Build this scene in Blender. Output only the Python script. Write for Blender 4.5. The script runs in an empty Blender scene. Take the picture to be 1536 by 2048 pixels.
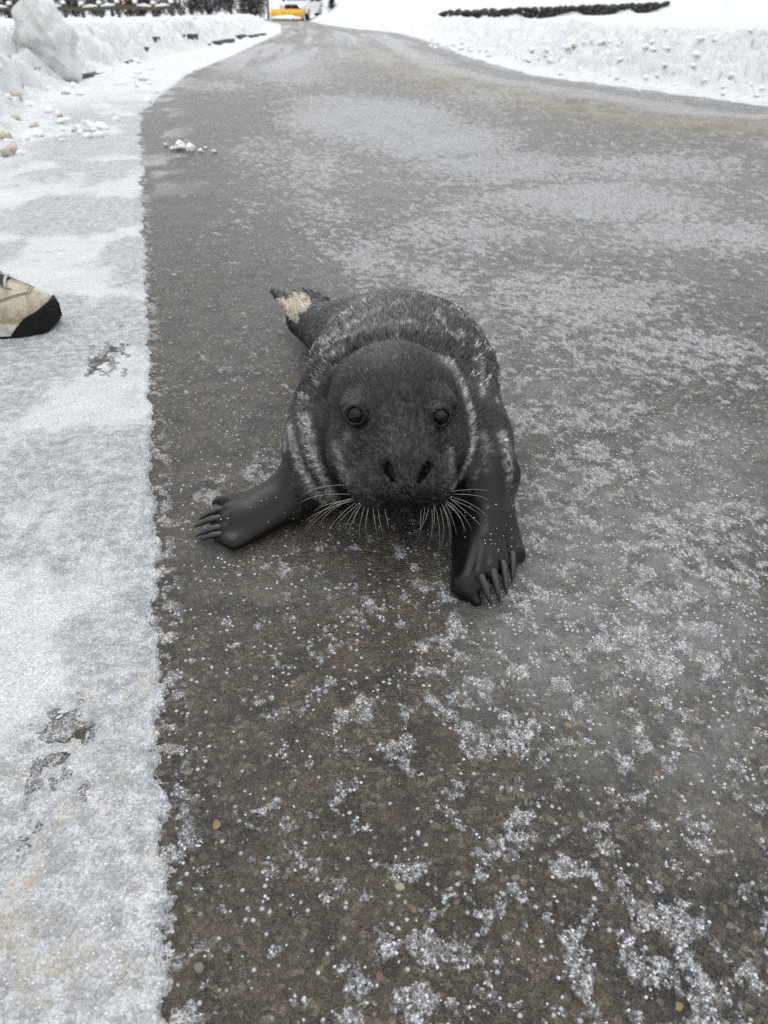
import bpy, bmesh, math, random
import numpy as np
from mathutils import Vector, Matrix

random.seed(7); rng = np.random.default_rng(7)
S = bpy.context.scene
COL = S.collection

# ------------------------------------------------------------------ camera
CAM_H, PITCH, FPX = 0.60, math.radians(33.08), 1538.0      # photo is 1536 x 2048
cam = bpy.data.cameras.new('camera'); camo = bpy.data.objects.new('camera', cam); COL.objects.link(camo)
camo.location = (0, 0, CAM_H); camo.rotation_euler = (math.pi/2 - PITCH, 0, 0)
cam.sensor_fit = 'VERTICAL'; cam.sensor_height = 34.6; cam.sensor_width = 25.95
cam.lens = 34.6*FPX/2048.0
cam.clip_start = 0.02; cam.clip_end = 3000
cam.dof.use_dof = True; cam.dof.focus_distance = 0.95; cam.dof.aperture_fstop = 8.0
S.camera = camo

# ------------------------------------------------------------------ sky and sun (overcast)
W = bpy.data.worlds.new('World'); S.world = W; W.use_nodes = True
wt = W.node_tree; wt.nodes.clear()
sky = wt.nodes.new('ShaderNodeTexSky'); sky.sky_type = 'NISHITA'; sky.sun_disc = False
SUN_EL, SUN_AZ = math.radians(52), math.radians(160)
sky.sun_elevation = SUN_EL; sky.sun_rotation = SUN_AZ; sky.dust_density = 3.0
wm = wt.nodes.new('ShaderNodeMix'); wm.data_type = 'RGBA'; wm.inputs[0].default_value = 0.86
# standard overcast sky: zenith three times as bright as the horizon, L = Lz (1 + 2 sin e) / 3
tc = wt.nodes.new('ShaderNodeTexCoord'); sx = wt.nodes.new('ShaderNodeSeparateXYZ'); wt.links.new(tc.outputs['Generated'], sx.inputs[0])
mr = wt.nodes.new('ShaderNodeMapRange'); mr.inputs[1].default_value = 0; mr.inputs[2].default_value = 1; mr.inputs[3].default_value = 1/3; mr.inputs[4].default_value = 1.0
wt.links.new(sx.outputs[2], mr.inputs[0])
cm = wt.nodes.new('ShaderNodeVectorMath'); cm.operation = 'SCALE'; cm.inputs[0].default_value = (9.2, 9.45, 9.65)
wt.links.new(mr.outputs[0], cm.inputs['Scale']); wt.links.new(cm.outputs[0], wm.inputs[7])
wb = wt.nodes.new('ShaderNodeBackground'); wb.inputs['Strength'].default_value = 0.11
wo = wt.nodes.new('ShaderNodeOutputWorld')
wt.links.new(sky.outputs[0], wm.inputs[6]); wt.links.new(wm.outputs[2], wb.inputs[0]); wt.links.new(wb.outputs[0], wo.inputs[0])
sl = bpy.data.lights.new('sun', 'SUN'); sl.energy = 0.6; sl.angle = math.radians(40); sl.color = (1, .98, .95)
so = bpy.data.objects.new('sun', sl); COL.objects.link(so)
so.rotation_euler = (math.pi/2 - SUN_EL, 0, math.radians(180) - SUN_AZ + math.pi)
vs = S.view_settings; vs.view_transform = 'Standard'; vs.look = 'None'; vs.gamma = 1; vs.exposure = 0.84; vs.use_curve_mapping = False
S.cycles.max_bounces = 5; S.cycles.diffuse_bounces = 3; S.cycles.transmission_bounces = 4; S.cycles.use_denoising = False
S.cycles.sample_clamp_indirect = 6.0

# ------------------------------------------------------------------ pixel -> place helpers (photo pixels give directions only)
CP, SP = math.cos(PITCH), math.sin(PITCH)
def ray(px, py):
    u, v = (np.asarray(px, float)-768)/FPX, (1024-np.asarray(py, float))/FPX
    return np.stack([u, CP+v*SP, -SP+v*CP], -1)
def PZ(px, py, z=0.0):                        # where that direction meets height z
    r = ray(px, py); t = (z-CAM_H)/r[..., 2]
    return np.array([0, 0, CAM_H]) + r*np.asarray(t)[..., None]
def PY(px, py, y):                            # where it meets distance y
    r = ray(px, py); return np.array([0, 0, CAM_H]) + r*np.asarray(y/r[..., 1])[..., None]
def to_px(P):
    x, y, z = P[..., 0], P[..., 1], P[..., 2]-CAM_H
    dep = y*CP - z*SP; up = y*SP + z*CP
    dep = np.maximum(dep, 1e-4)
    return 768+FPX*x/dep, 1024-FPX*up/dep

# ------------------------------------------------------------------ noise
def _hash(ix, iy, iz, seed):
    h = (ix.astype(np.int64)*374761393 + iy.astype(np.int64)*668265263 + iz.astype(np.int64)*2147483647 + seed*1274126177) & 0xffffffff
    h = ((h ^ (h >> 13))*1274126177) & 0xffffffff
    h = ((h ^ (h >> 16))*2246822519) & 0xffffffff
    return ((h ^ (h >> 15)) & 0xffffff)/float(0xffffff)
def vnoise(x, y, z=None, seed=0):             # value noise 0..1
    x = np.asarray(x, float); y = np.asarray(y, float)
    ix, iy = np.floor(x), np.floor(y); fx, fy = x-ix, y-iy
    ux, uy = fx*fx*fx*(fx*(fx*6-15)+10), fy*fy*fy*(fy*(fy*6-15)+10)
    ix = ix.astype(np.int64); iy = iy.astype(np.int64)
    if z is None:
        o = np.zeros_like(ix)
        a, b, c, d = _hash(ix, iy, o, seed), _hash(ix+1, iy, o, seed), _hash(ix, iy+1, o, seed), _hash(ix+1, iy+1, o, seed)
        return (a*(1-ux)+b*ux)*(1-uy)+(c*(1-ux)+d*ux)*uy
    z = np.asarray(z, float); iz = np.floor(z); fz = z-iz; uz = fz*fz*(3-2*fz); iz = iz.astype(np.int64)
    r = 0
    for k, wz in ((0, 1-uz), (1, uz)):
        a, b, c, d = (_hash(ix, iy, iz+k, seed), _hash(ix+1, iy, iz+k, seed), _hash(ix, iy+1, iz+k, seed), _hash(ix+1, iy+1, iz+k, seed))
        r = r + wz*((a*(1-ux)+b*ux)*(1-uy)+(c*(1-ux)+d*ux)*uy)
    return r
def fbm(x, y, z=None, oct=4, seed=0, gain=.5):
    r, a, t, f = 0, 1, 0, 1.0
    for o in range(oct):
        ca, sa = math.cos(o*1.1), math.sin(o*1.1)
        xx, yy = (x*ca-y*sa)*f+o*17.3, (x*sa+y*ca)*f-o*9.1
        r = r + a*vnoise(xx, yy, None if z is None else z*f, seed+o); t += a; a *= gain; f *= 2.03
    return r/t
def sst(a, b, x):
    t = np.clip((x-a)/(b-a), 0, 1); return t*t*(3-2*t)

# ------------------------------------------------------------------ object helpers
def np_mesh(name, V, F, smooth=True):
    V = np.asarray(V, np.float32); F = np.asarray(F, np.int32)
    me = bpy.data.meshes.new(name); n, k = F.shape
    me.vertices.add(len(V)); me.vertices.foreach_set('co', V.ravel())
    me.loops.add(n*k); me.loops.foreach_set('vertex_index', F.ravel())
    me.polygons.add(n); me.polygons.foreach_set('loop_start', np.arange(0, n*k, k, dtype=np.int32))
    me.update(calc_edges=True)
    if smooth: me.polygons.foreach_set('use_smooth', np.ones(n, bool))
    return me
def attr(me, name, val):
    val = np.asarray(val, np.float32)
    if val.ndim == 1:
        a = me.attributes.new(name, 'FLOAT', 'POINT'); a.data.foreach_set('value', val)
    else:
        a = me.attributes.new(name, 'FLOAT_COLOR', 'POINT')
        a.data.foreach_set('color', np.concatenate([val, np.ones((len(val), 1), np.float32)], 1).ravel())
def link(name, me, mat=None, parent=None):
    o = bpy.data.objects.new(name, me); COL.objects.link(o)
    if mat is not None and me is not None and not me.materials: me.materials.append(mat)
    if parent is not None: o.parent = parent
    return o
def tag(o, label=None, cat=None, group=None, kind=None):
    if label: o['label'] = label
    if cat: o['category'] = cat
    if group: o['group'] = group
    if kind: o['kind'] = kind
    return o
def empty(name, loc=(0, 0, 0), rz=0):
    o = bpy.data.objects.new(name, None); COL.objects.link(o); o.location = loc; o.rotation_euler = (0, 0, rz)
    o.empty_display_size = .05
    return o
class MB:                                       # collects simple shapes into ONE mesh
    def __init__(s): s.V, s.F = [], []
    def add(s, V, F):
        b = len(s.V); s.V += [tuple(map(float, v)) for v in V]; s.F += [tuple(i+b for i in f) for f in F]; return s
    def box(s, c, d, R=None, taper=1.0):
        V = []
        for z in (-.5, .5):
            k = taper if z > 0 else 1
            for x, y in ((-.5, -.5), (.5, -.5), (.5, .5), (-.5, .5)):
                v = Vector((x*d[0]*k, y*d[1]*k, z*d[2]))
                if R is not None: v = R @ v
                V.append(v+Vector(c))
        return s.add(V, [(3, 2, 1, 0), (4, 5, 6, 7), (0, 1, 5, 4), (1, 2, 6, 5), (2, 3, 7, 6), (3, 0, 4, 7)])
    def tube(s, pts, rad, n=6, cap=True):
        pts = [Vector(p) for p in pts]; m = len(pts)
        if not hasattr(rad, '__len__'): rad = [rad]*m
        V, F = [], []; up = Vector((.13, .31, .94))
        for i, p in enumerate(pts):
            t = (pts[min(i+1, m-1)]-pts[max(i-1, 0)])
            if t.length < 1e-9: t = Vector((0, 0, 1))
            t.normalize(); a = t.cross(up)
            if a.length < 1e-3: a = t.cross(Vector((1, 0, 0)))
            a.normalize(); b = t.cross(a)
            for k in range(n):
                q = 2*math.pi*k/n; V.append(p+(a*math.cos(q)+b*math.sin(q))*rad[i])
        for i in range(m-1):
            for k in range(n):
                F.append((i*n+k, i*n+(k+1) % n, (i+1)*n+(k+1) % n, (i+1)*n+k))
        if cap: F.append(tuple(range(n-1, -1, -1))); F.append(tuple((m-1)*n+k for k in range(n)))
        return s.add(V, F)
    def prism(s, poly, y0, y1, ax='y'):         # polygon (a,b) extruded
        n = len(poly); V = []
        for w in (y0, y1):
            for a, b in poly:
                V.append({'y': (a, w, b), 'x': (w, a, b), 'z': (a, b, w)}[ax])
        F = [tuple(range(n)), tuple(range(2*n-1, n-1, -1))]+[(i, i+n, (i+1) % n+n, (i+1) % n) for i in range(n)]
        return s.add(V, F)
    def mesh(s, name, smooth=False, bevel=0, seg=2):
        me = bpy.data.meshes.new(name); me.from_pydata(s.V, [], s.F); me.update()
        bm = bmesh.new(); bm.from_mesh(me); bmesh.ops.recalc_face_normals(bm, faces=bm.faces)
        if bevel: bmesh.ops.bevel(bm, geom=list(bm.edges), offset=bevel, segments=seg, profile=.5, affect='EDGES')
        bm.to_mesh(me); bm.free()
        if smooth: me.polygons.foreach_set('use_smooth', np.ones(len(me.polygons), bool))
        return me
    def build(s, name, mat, parent=None, smooth=False, bevel=0): return link(name, s.mesh(name, smooth, bevel), mat, parent)
_ico = {}
def ico(sub):
    if sub not in _ico:
        bm = bmesh.new(); bmesh.ops.create_icosphere(bm, subdivisions=sub, radius=1)
        V = np.array([v.co[:] for v in bm.verts]); F = np.array([[v.index for v in f.verts] for f in bm.faces]); bm.free()
        _ico[sub] = (V, F)
    return _ico[sub]

# ------------------------------------------------------------------ material helpers
class NT:
    def __init__(s, name):
        s.m = bpy.data.materials.new(name); s.m.use_nodes = True; s.t = s.m.node_tree; s.t.nodes.clear()
        s.out = s.t.nodes.new('ShaderNodeOutputMaterial')
        s.pos = s.n('TexCoord').outputs['Object']
    def n(s, typ, props=None, **inp):
        nd = s.t.nodes.new('ShaderNode'+typ)
        for k, v in (props or {}).items(): setattr(nd, k, v)
        for k, v in inp.items():
            k = int(k[1:]) if k[0] == '_' and k[1:].isdigit() else k.replace('_', ' ')
            s.set(nd.inputs[k], v)
        return nd
    def set(s, sock, v):
        if isinstance(v, bpy.types.NodeSocket): s.t.links.new(v, sock)
        elif isinstance(v, tuple) and len(v) == 3 and sock.type == 'RGBA': sock.default_value = (*v, 1)
        else: sock.default_value = v
    def math(s, op, a, b=0.0, c=0.0, clamp=False):
        nd = s.t.nodes.new('ShaderNodeMath'); nd.operation = op; nd.use_clamp = clamp
        for i, v in enumerate((a, b, c)): s.set(nd.inputs[i], v)
        return nd.outputs[0]
    def mix(s, f, a, b, typ='MIX'):
        nd = s.t.nodes.new('ShaderNodeMix'); nd.data_type = 'RGBA'; nd.blend_type = typ
        s.set(nd.inputs[0], f); s.set(nd.inputs[6], a); s.set(nd.inputs[7], b); return nd.outputs[2]
    def step(s, x, a, b, c=0.0, d=1.0):
        nd = s.t.nodes.new('ShaderNodeMapRange'); nd.interpolation_type = 'SMOOTHSTEP'
        for i, v in enumerate((x, a, b, c, d)): s.set(nd.inputs[i], v)
        return nd.outputs[0]
    def noise(s, scale, detail=3, rough=.55, vec=None, dist=0.0):
        return s.n('TexNoise', Vector=vec or s.pos, Scale=scale, Detail=detail, Roughness=rough, Distortion=dist).outputs[0]
    def vor(s, scale, feature='F1', vec=None, rnd=1.0):
        return s.n('TexVoronoi', {'feature': feature}, Vector=vec or s.pos, Scale=scale, Randomness=rnd)
    def att(s, name): return s.n('Attribute', {'attribute_name': name})
    def ramp(s, x, stops):
        nd = s.t.nodes.new('ShaderNodeValToRGB'); cr = nd.color_ramp
        while len(cr.elements) < len(stops): cr.elements.new(.5)
        for e, (p, c) in zip(cr.elements, stops): e.position = p; e.color = (*c, 1)
        s.set(nd.inputs[0], x); return nd.outputs[0]
    def bump(s, h, strength=.5, dist=.002, normal=None):
        nd = s.n('Bump', Height=h, Strength=strength, Distance=dist)
        if normal is not None: s.set(nd.inputs['Normal'], normal)
        return nd.outputs[0]
    def bsdf(s, **k):
        b = s.n('BsdfPrincipled', None, **k); s.t.links.new(b.outputs[0], s.out.inputs[0]); return s.m
def plain(name, col, rough=.6, var=.15, scale=8, bump=.15, bscale=60, bdist=.004, **k):
    t = NT(name); a = t.noise(scale, 4)
    c = t.mix(t.step(a, .3, .7), tuple(x*(1-var) for x in col), tuple(min(1, x*(1+var)) for x in col))
    return t.bsdf(Base_Color=c, Roughness=rough, Normal=t.bump(t.noise(bscale, 3), bump, bdist), **k)
# ================================================================== GROUND
def gblob(cx, cy, rx, ry):
    c = PZ(cx, cy); a = PZ(cx+rx, cy); n1 = PZ(cx, cy-ry); n2 = PZ(cx, cy+ry)
    return c[0], c[1], abs(a[0]-c[0]), abs(n1[1]-n2[1])/2, (n1[0]-n2[0])/(n1[1]-n2[1])
LE = np.array([(.60, -2.5), (-.075, 0), (-.615, 2), (-1.69, 6), (-2.2, 9.9), (-2.43, 14.6), (-3.4, 30), (-5.3, 47), (-8.6, 66), (-13, 90), (-25, 120), (-70, 170)])
RE = np.array([(30, -6), (14, 0), (8, 3.2), (4.2, 5.4), (2.85, 6.43), (1.62, 9.87), (1.28, 13.7), (1.0, 22), (.4, 30), (-1.6, 39), (-3.4, 50), (-5.4, 66), (-9, 90), (-20, 122), (-62, 175)])
def pdist(x, y, P):
    best = np.full(np.shape(x), 1e9)
    for (ax, ay), (bx, by) in zip(P[:-1], P[1:]):
        dx, dy = bx-ax, by-ay; t = np.clip(((x-ax)*dx+(y-ay)*dy)/(dx*dx+dy*dy), 0, 1)
        best = np.minimum(best, (x-ax-t*dx)**2+(y-ay-t*dy)**2)
    return np.sqrt(best)
def sL(x, y): return pdist(x, y, LE)*np.where(x < np.interp(y, LE[:, 1], LE[:, 0]), 1, -1)
def sR(x, y): return pdist(x, y, RE)*np.where(x > np.interp(y, RE[:, 1], RE[:, 0]), 1, -1)
WALL_A, WALL_B = np.array([2.4, 38.0]), np.array([12.4, 41.0])

def snow_height(x, y):
    a, b = sL(x, y), sR(x, y)
    near = sst(4.0, 1.5, y)
    # --- verge on the kerb side
    e = a + (fbm(x*26, y*26, oct=5, seed=3, gain=.72)-.5)*.042 + (fbm(x*9, y*9, oct=2, seed=5)-.5)*.05*(1-near)
    bank = sst(1.2, 4.2, y)
    h = -.03 + .0355*sst(-.014, .012, e)
    out = sst(0, .05, a)
    h += out*(.010*(fbm(x*7, y*7, oct=3, seed=11)-.45)*1.6 + .0035*(fbm(x*55, y*55, oct=3, seed=12)-.5))
    rut = sst(.05, .4, a)*sst(2.3, 4.2, y)
    q = fbm(x*6, y*4.5, oct=4, seed=21)
    h += rut*(.06*(q-.42)+.02*np.abs(fbm(x*14, y*11, oct=2, seed=22)-.5))
    k0 = np.interp(y, [3, 4, 9, 14, 26, 60], [.60, .62, 1.02, .85, .45, .45])
    f = sst(k0, k0+.75, a)*bank
    h += f*.30*(.75+.5*fbm(x*.9, y*.9, oct=2, seed=31))
    bf = sst(k0-.05, k0+.3, a)*sst(4.5, 1.9, a)*bank
    lump = 1-np.abs(2*fbm(x*2.6, y*2.2, oct=4, seed=32, gain=.55)-1)*2.2
    h += bf*(.20*(lump-.4) + .18*(fbm(x*7, y*7, oct=4, seed=33, gain=.6)-.5))
    h += -.011*np.clip(a-1.6, 0, 60)*sst(6, 25, y)
    # --- bank on the lawn side
    e2 = b+(fbm(x*5, y*5, oct=3, seed=41)-.5)*.16
    g = -.03+.05*sst(-.05, .12, e2)+.05*sst(.05, .6, b)
    g += sst(.25, 1.35, b)*.33*(.8+.4*fbm(x*.7, y*.7, oct=2, seed=42))
    lf = sst(.15, .5, b)*sst(2.6, 1.2, b)
    rough_n = fbm(x*5.5, y*5.5, oct=4, seed=43, gain=.6)
    g += lf*(.27*(rough_n-.5)+.12*(.35-np.abs(fbm(x*11, y*11, oct=3, seed=44, gain=.6)-.5)*2)*.6)
    plat = sst(1.5, 4, b)
    g += plat*(.034*(x-6)*sst(8, 35, y)*sst(60, 20, np.abs(x)) + .03*(fbm(x*.5, y*.5, oct=2, seed=45)-.5))
    # step up behind the retaining wall
    d = (WALL_B-WALL_A)/np.linalg.norm(WALL_B-WALL_A); nrm = np.array([-d[1], d[0]])
    wd = (x-WALL_A[0])*nrm[0]+(y-WALL_A[1])*nrm[1]; wl = (x-WALL_A[0])*d[0]+(y-WALL_A[1])*d[1]
    mid = sst(-3, 1.5, wl)
    g -= plat*.20*np.exp(-(np.clip(wd, -9, 9)+1.2)**2/6)*sst(-4, 1, wl)*sst(12, 7, wl)
    g += plat*mid*(.40*sst(.05, .35, wd)+.03*np.clip(wd, 0, 60))
    h = np.where(b > -1.2, np.maximum(h, g), h)
    r = np.hypot(x, y)
    h += .055*np.clip(r-95, 0, 200)*sst(0, 6, np.maximum(a, b)) + sst(80, 100, r)*.3*fbm(x*.15, y*.15, oct=3, seed=51)
    return h, a, b

AZ = np.concatenate([np.linspace(-math.pi, -math.radians(66), 50, endpoint=False), np.linspace(-math.radians(66), -math.radians(42), 60, endpoint=False),
                     np.linspace(-math.radians(42), math.radians(42), 490, endpoint=False),
                     np.linspace(math.radians(42), math.radians(66), 100, endpoint=False), np.linspace(math.radians(66), math.pi, 50)])
def polar(rr):
    R, A = np.meshgrid(rr, AZ, indexing='ij'); return R*np.sin(A), R*np.cos(A)
def grid_faces(nr, nc, keep):
    i = np.arange(nr-1)[:, None]*nc+np.arange(nc-1)[None]
    F = np.stack([i, i+1, i+nc+1, i+nc], -1)[..., ::-1]
    k = keep[:-1, :-1] | keep[1:, :-1] | keep[:-1, 1:] | keep[1:, 1:]
    return F[k]
def compact(V, F):
    used = np.unique(F); m = np.full(len(V), -1); m[used] = np.arange(len(used)); return used, m[F]

# ---- snow sheet
rr = np.concatenate([np.geomspace(.12, 2.2, 640, endpoint=False), np.geomspace(2.2, 4, 110, endpoint=False), np.geomspace(4, 30, 270, endpoint=False), np.geomspace(30, 900, 110)])
X, Y = polar(rr); H, A_, B_ = snow_height(X, Y)
keep = H > -.022
F = grid_faces(*X.shape, keep); V = np.stack([X, Y, H], -1).reshape(-1, 3)
used, F = compact(V, F); V = V[used]
me = np_mesh('snow_ground', V, F)
x, y = V[:, 0], V[:, 1]; a, b = A_.ravel()[used], B_.ravel()[used]
icy = np.clip(sst(.9, .2, a)*(a > -.1)*sst(9, 5, y) * (.22+1.1*sst(.40, .60, fbm(x*4.2+4, y*3.0, oct=5, seed=61, gain=.6))), 0, 1)
icy = np.maximum(icy, .75*sst(.10, .0, a)*(a > -.1)*sst(.35, .6, fbm(x*10, y*10, oct=3, seed=64)))
dirt = sst(.52, .75, fbm(x*3.5, y*3.5, oct=4, seed=62))*(.35+.65*sst(2.0, 1.0, np.minimum(np.abs(a), np.abs(b))))*sst(30, 8, np.minimum(np.abs(a), np.abs(b))+2)
attr(me, 'icy', icy); attr(me, 'dirt', dirt)
attr(me, 'bankface', np.maximum(sst(.1, .5, b)*sst(2.2, 1.2, b), .6*sst(.3, .7, a)*sst(2, 1.2, a)*sst(1.5, 4, y)))
t = NT('packed_snow')
ic, di, bk = t.att('icy').outputs['Fac'], t.att('dirt').outputs['Fac'], t.att('bankface').outputs['Fac']
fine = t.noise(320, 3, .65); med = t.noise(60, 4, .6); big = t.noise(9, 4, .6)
c = t.mix(t.step(big, .35, .65), (.68, .705, .72), (.78, .80, .815))
icef = t.math('MULTIPLY', ic, t.step(t.math('ADD', t.math('MULTIPLY', med, .55), t.math('MULTIPLY', fine, .45)), .36, .62, .15, 1.0))
c = t.mix(t.step(t.math('ADD', t.math('MULTIPLY', fine, .6), t.math('MULTIPLY', t.vor(240).outputs['Distance'], .5)), .42, .66, 0, .50), c, (.50, .51, .52))  # icy grain tone, plus crevice shade between grains put into the colour
c = t.mix(icef, c, (.30, .31, .315))
dn = t.math('MULTIPLY', di, t.step(t.noise(22, 5, .7), .45, .72))
c = t.mix(t.math('MULTIPLY', dn, .7), c, (.46, .38, .28))
fl = t.vor(11); flf = t.step(t.math('ADD', fl.outputs['Distance'], t.math('MULTIPLY', med, .25)), .40, .22)
flr = t.step(t.n('SeparateColor', None, Color=fl.outputs['Color']).outputs[0], .74, .78)
c = t.mix(t.math('MULTIPLY', t.math('MULTIPLY', t.math('MULTIPLY', flf, flr), bk), .55), c, (.46, .38, .28))
sp = t.vor(70); spf = t.math('MULTIPLY', t.step(sp.outputs['Distance'], .12, .05), t.step(t.n('SeparateColor', None, Color=sp.outputs['Color']).outputs[0], .955, .965))
c = t.mix(spf, c, (.06, .05, .04))
g1 = t.vor(300).outputs['Distance']; g2 = t.vor(130).outputs['Distance']
hgt = t.math('ADD', t.math('MULTIPLY', g1, -.7), t.math('ADD', t.math('MULTIPLY', g2, -.45), t.math('MULTIPLY', fine, .8)))
nb = t.bump(t.noise(30, 4, .6), .35, .012)
nb = t.bump(hgt, 1.0, .0042, nb)
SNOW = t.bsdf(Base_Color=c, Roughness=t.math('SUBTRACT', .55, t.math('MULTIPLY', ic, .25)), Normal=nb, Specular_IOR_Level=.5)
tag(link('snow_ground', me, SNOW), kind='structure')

# ---- road sheet
FROST = [  # photo pixels: cx, cy, rx, ry, strength
 (740,232,150,34,1.0),(880,280,130,30,.95),(690,205,110,16,.5),(1000,330,160,30,.6),(1180,400,220,34,.62),(1400,470,170,30,.55),(1300,330,200,26,.40),
 (900,470,150,50,.42),(740,520,80,60,.55),(650,430,70,60,.35),(1150,610,210,70,.42),(860,560,90,40,.5),(1330,700,200,60,.38),(1150,680,140,40,.35),
 (560,140,110,22,.7),(470,112,90,10,.8),(640,110,110,18,.45),(430,170,80,14,.5),(690,80,60,8,.5),(890,150,60,12,.55),(980,190,120,16,.35),
 (530,300,80,50,.28),(620,340,90,50,.38),(500,420,60,40,.22),(1250,900,190,70,.36),(1400,1080,130,120,.34),(1150,830,160,50,.38),(1330,1290,130,60,.28),(1150,1000,170,120,.22),(1320,1180,180,120,.20),(1000,750,80,80,.3),(400,1010,60,60,.3),(480,950,90,50,.25)]
GLAZE = [(1180,1080,220,190,1.0),(1380,950,200,140,.8),(1080,1300,170,130,.75),(1330,1250,220,150,.9),(1420,1500,140,160,.65),(1200,1450,130,130,.5),(1100,820,200,90,.6),(560,1180,160,60,.25),(1000,560,420,160,.5),(1200,420,420,120,.6),(700,330,260,110,.4),(480,900,150,300,.15)]
G1 = [(*gblob(*b[:4]), b[4]) for b in FROST]; G2 = [(*gblob(*b[:4]), b[4]) for b in GLAZE]
def blobs(x, y, L):
    r = np.zeros_like(x)
    for cx, cy, rx, ry, sl, s in L:
        dy = y-cy; dx = x-cx-sl*dy
        r = np.maximum(r, s*np.exp(-((dx/rx)**2+(dy/ry)**2)**1.3))
    return r
def road_fields(x, y):
    a, b = sL(x, y), sR(x, y)
    wx, wy = x+.004*(vnoise(x*160, y*160, seed=1)-.5), y+.004*(vnoise(x*160, y*160, seed=2)-.5)
    # crystals gather in small lacy islands, a few centimetres across
    n1 = fbm(wx*48, wy*48, oct=5, seed=71, gain=.70); n2 = fbm(x*7, y*7, oct=3, seed=72)
    dist = np.hypot(x, y)
    nearp = sst(1.25, .45, dist)
    big = blobs(x, y, G1)
    inner = sst(-.02, -.22, a)                      # bare strip along the verge
    base = .30 + .62*big + .20*(n2-.5) + .05*inner + .10*nearp*sst(-.04, -.16, a)
    base += .10*sst(-.5, -1.2, a)*sst(.8, 1.6, dist)
    frost = sst(-.06, .20, n1 - (.95-base))
    frost *= .55+.45*sst(.35, .6, vnoise(x*260, y*260, seed=70))
    frost = np.maximum(frost, .8*sst(-.045, .0, a)*sst(.42, .62, fbm(x*70, y*70, oct=3, seed=69))*(y < 5))
    frost = np.maximum(frost, sst(2.2, 4.5, dist)*np.clip(1.15*big-.12, 0, 1)*(.45+.75*sst(.35, .65, fbm(x*9, y*4, oct=4, seed=68))))
    # tyre streaks along the road farther out
    st = fbm(a*5.0, y*.22, oct=3, seed=73); st2 = fbm(b*4.0+3, y*.25, oct=3, seed=74)
    far = sst(6, 12, dist)
    frost = np.maximum(frost*(1-.3*far), far*(.62*sst(.50, .70, st)+.40*sst(.52, .75, st2)+.2*big))
    # slush left between the wheel tracks beside the lawn-side bank
    wob = (fbm(x*1.3, y*1.3, oct=3, seed=75)-.5)*.35
    w1 = np.exp(-((b+.80+wob)/.26)**2)*sst(4.6, 6.0, np.hypot(x, y)); w2 = np.exp(-((b+1.45+wob)/.42)**2)*sst(3.6, 5, np.hypot(x, y))
    w1 *= sst(40, 18, y); w2 *= sst(26, 11, y)
    slush = np.clip(1.3*w1*(.5+.8*fbm(x*3, y*3, oct=3, seed=76)), 0, 1); brown = np.clip(1.3*w2*(.45+.9*fbm(x*2.2, y*2.2, oct=3, seed=77)), 0, 1)
    edge = sst(-.35, -.0, b)*.7*sst(.3, .6, fbm(x*4, y*4, oct=3, seed=78)) + sst(-.5, -.02, a)*sst(2.2, 4.0, y)*sst(.42, .66, fbm(x*5, y*3, oct=3, seed=79))*.9
    frost = np.clip(np.maximum(np.maximum(frost, .95*slush), edge), 0, 1)
    glaze = np.clip(1.25*blobs(x, y, G2)*(.45+1.1*fbm(x*5, y*5, oct=4, seed=80)) + .16*sst(.7, 2.6, dist)*sst(-.1, -.6, a)*sst(14, 5, dist) + .12*big, 0, 1)
    umber = np.clip(sst(-.9, -.05, a)*sst(-1.0, -.2, a)*(.6+.6*fbm(x*4, y*4, oct=2, seed=81)), 0, 1)
    return frost, glaze, brown, umber, slush, n1
rr = np.concatenate([np.geomspace(.12, 2.2, 510, endpoint=False), np.geomspace(2.2, 12, 220, endpoint=False), np.geomspace(12, 260, 170)])
X, Y = polar(rr); a, b = sL(X, Y), sR(X, Y)
keep = (a < .22) & (b < .3)
fr, gl, br, um, sh, n1 = road_fields(X, Y)
dist = np.hypot(X, Y)
Z = .0022*fr*sst(6, 2, dist) + .0012*(fbm(X*120, Y*120, oct=2, seed=90)-.5)*sst(2.4, 1.2, dist) + .004*(fbm(X*6, Y*6, oct=3, seed=91)-.5) \
    + br*.045*fbm(X*7, Y*7, oct=3, seed=92) + sh*.035*fbm(X*6, Y*6, oct=3, seed=93) + .010*blobs(X, Y, [(*gblob(1440,1120,60,40),1),(*gblob(1340,1100,50,40),.8),(*gblob(1170,970,70,35),-1.1),(*gblob(1450,1270,60,40),.8)])*(.4+fbm(X*30, Y*30, oct=3, seed=94))
Z += -.03*sst(.12, .2, a)
F = grid_faces(*X.shape, keep); V = np.stack([X, Y, Z], -1).reshape(-1, 3); used, F = compact(V, F)
me = np_mesh('road', V[used], F)
for nm, v in (('frost', fr), ('glaze', gl), ('brown', br), ('umber', um)): attr(me, nm, v.ravel()[used])
t = NT('icy_asphalt')
fr_, gl_, br_, um_ = (t.att(k).outputs['Fac'] for k in ('frost', 'glaze', 'brown', 'umber'))
v1 = t.vor(210); v2 = t.vor(85); f1 = t.noise(700, 2, .6); f2 = t.noise(45, 4, .6); f3 = t.noise(4, 3)
r1 = t.n('SeparateColor', None, Color=v1.outputs['Color']).outputs[0]; r2 = t.n('SeparateColor', None, Color=v2.outputs['Color']).outputs[1]
c = t.ramp(r1, [(0, (.022, .021, .019)), (.45, (.050, .046, .040)), (.78, (.095, .083, .068)), (.93, (.16, .14, .115)), (1, (.25, .225, .19))])
stone = t.math('MULTIPLY', t.step(t.math('ADD', v2.outputs['Distance'], t.math('MULTIPLY', f2, .25)), .46, .30), t.step(r2, .70, .80))
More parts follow.
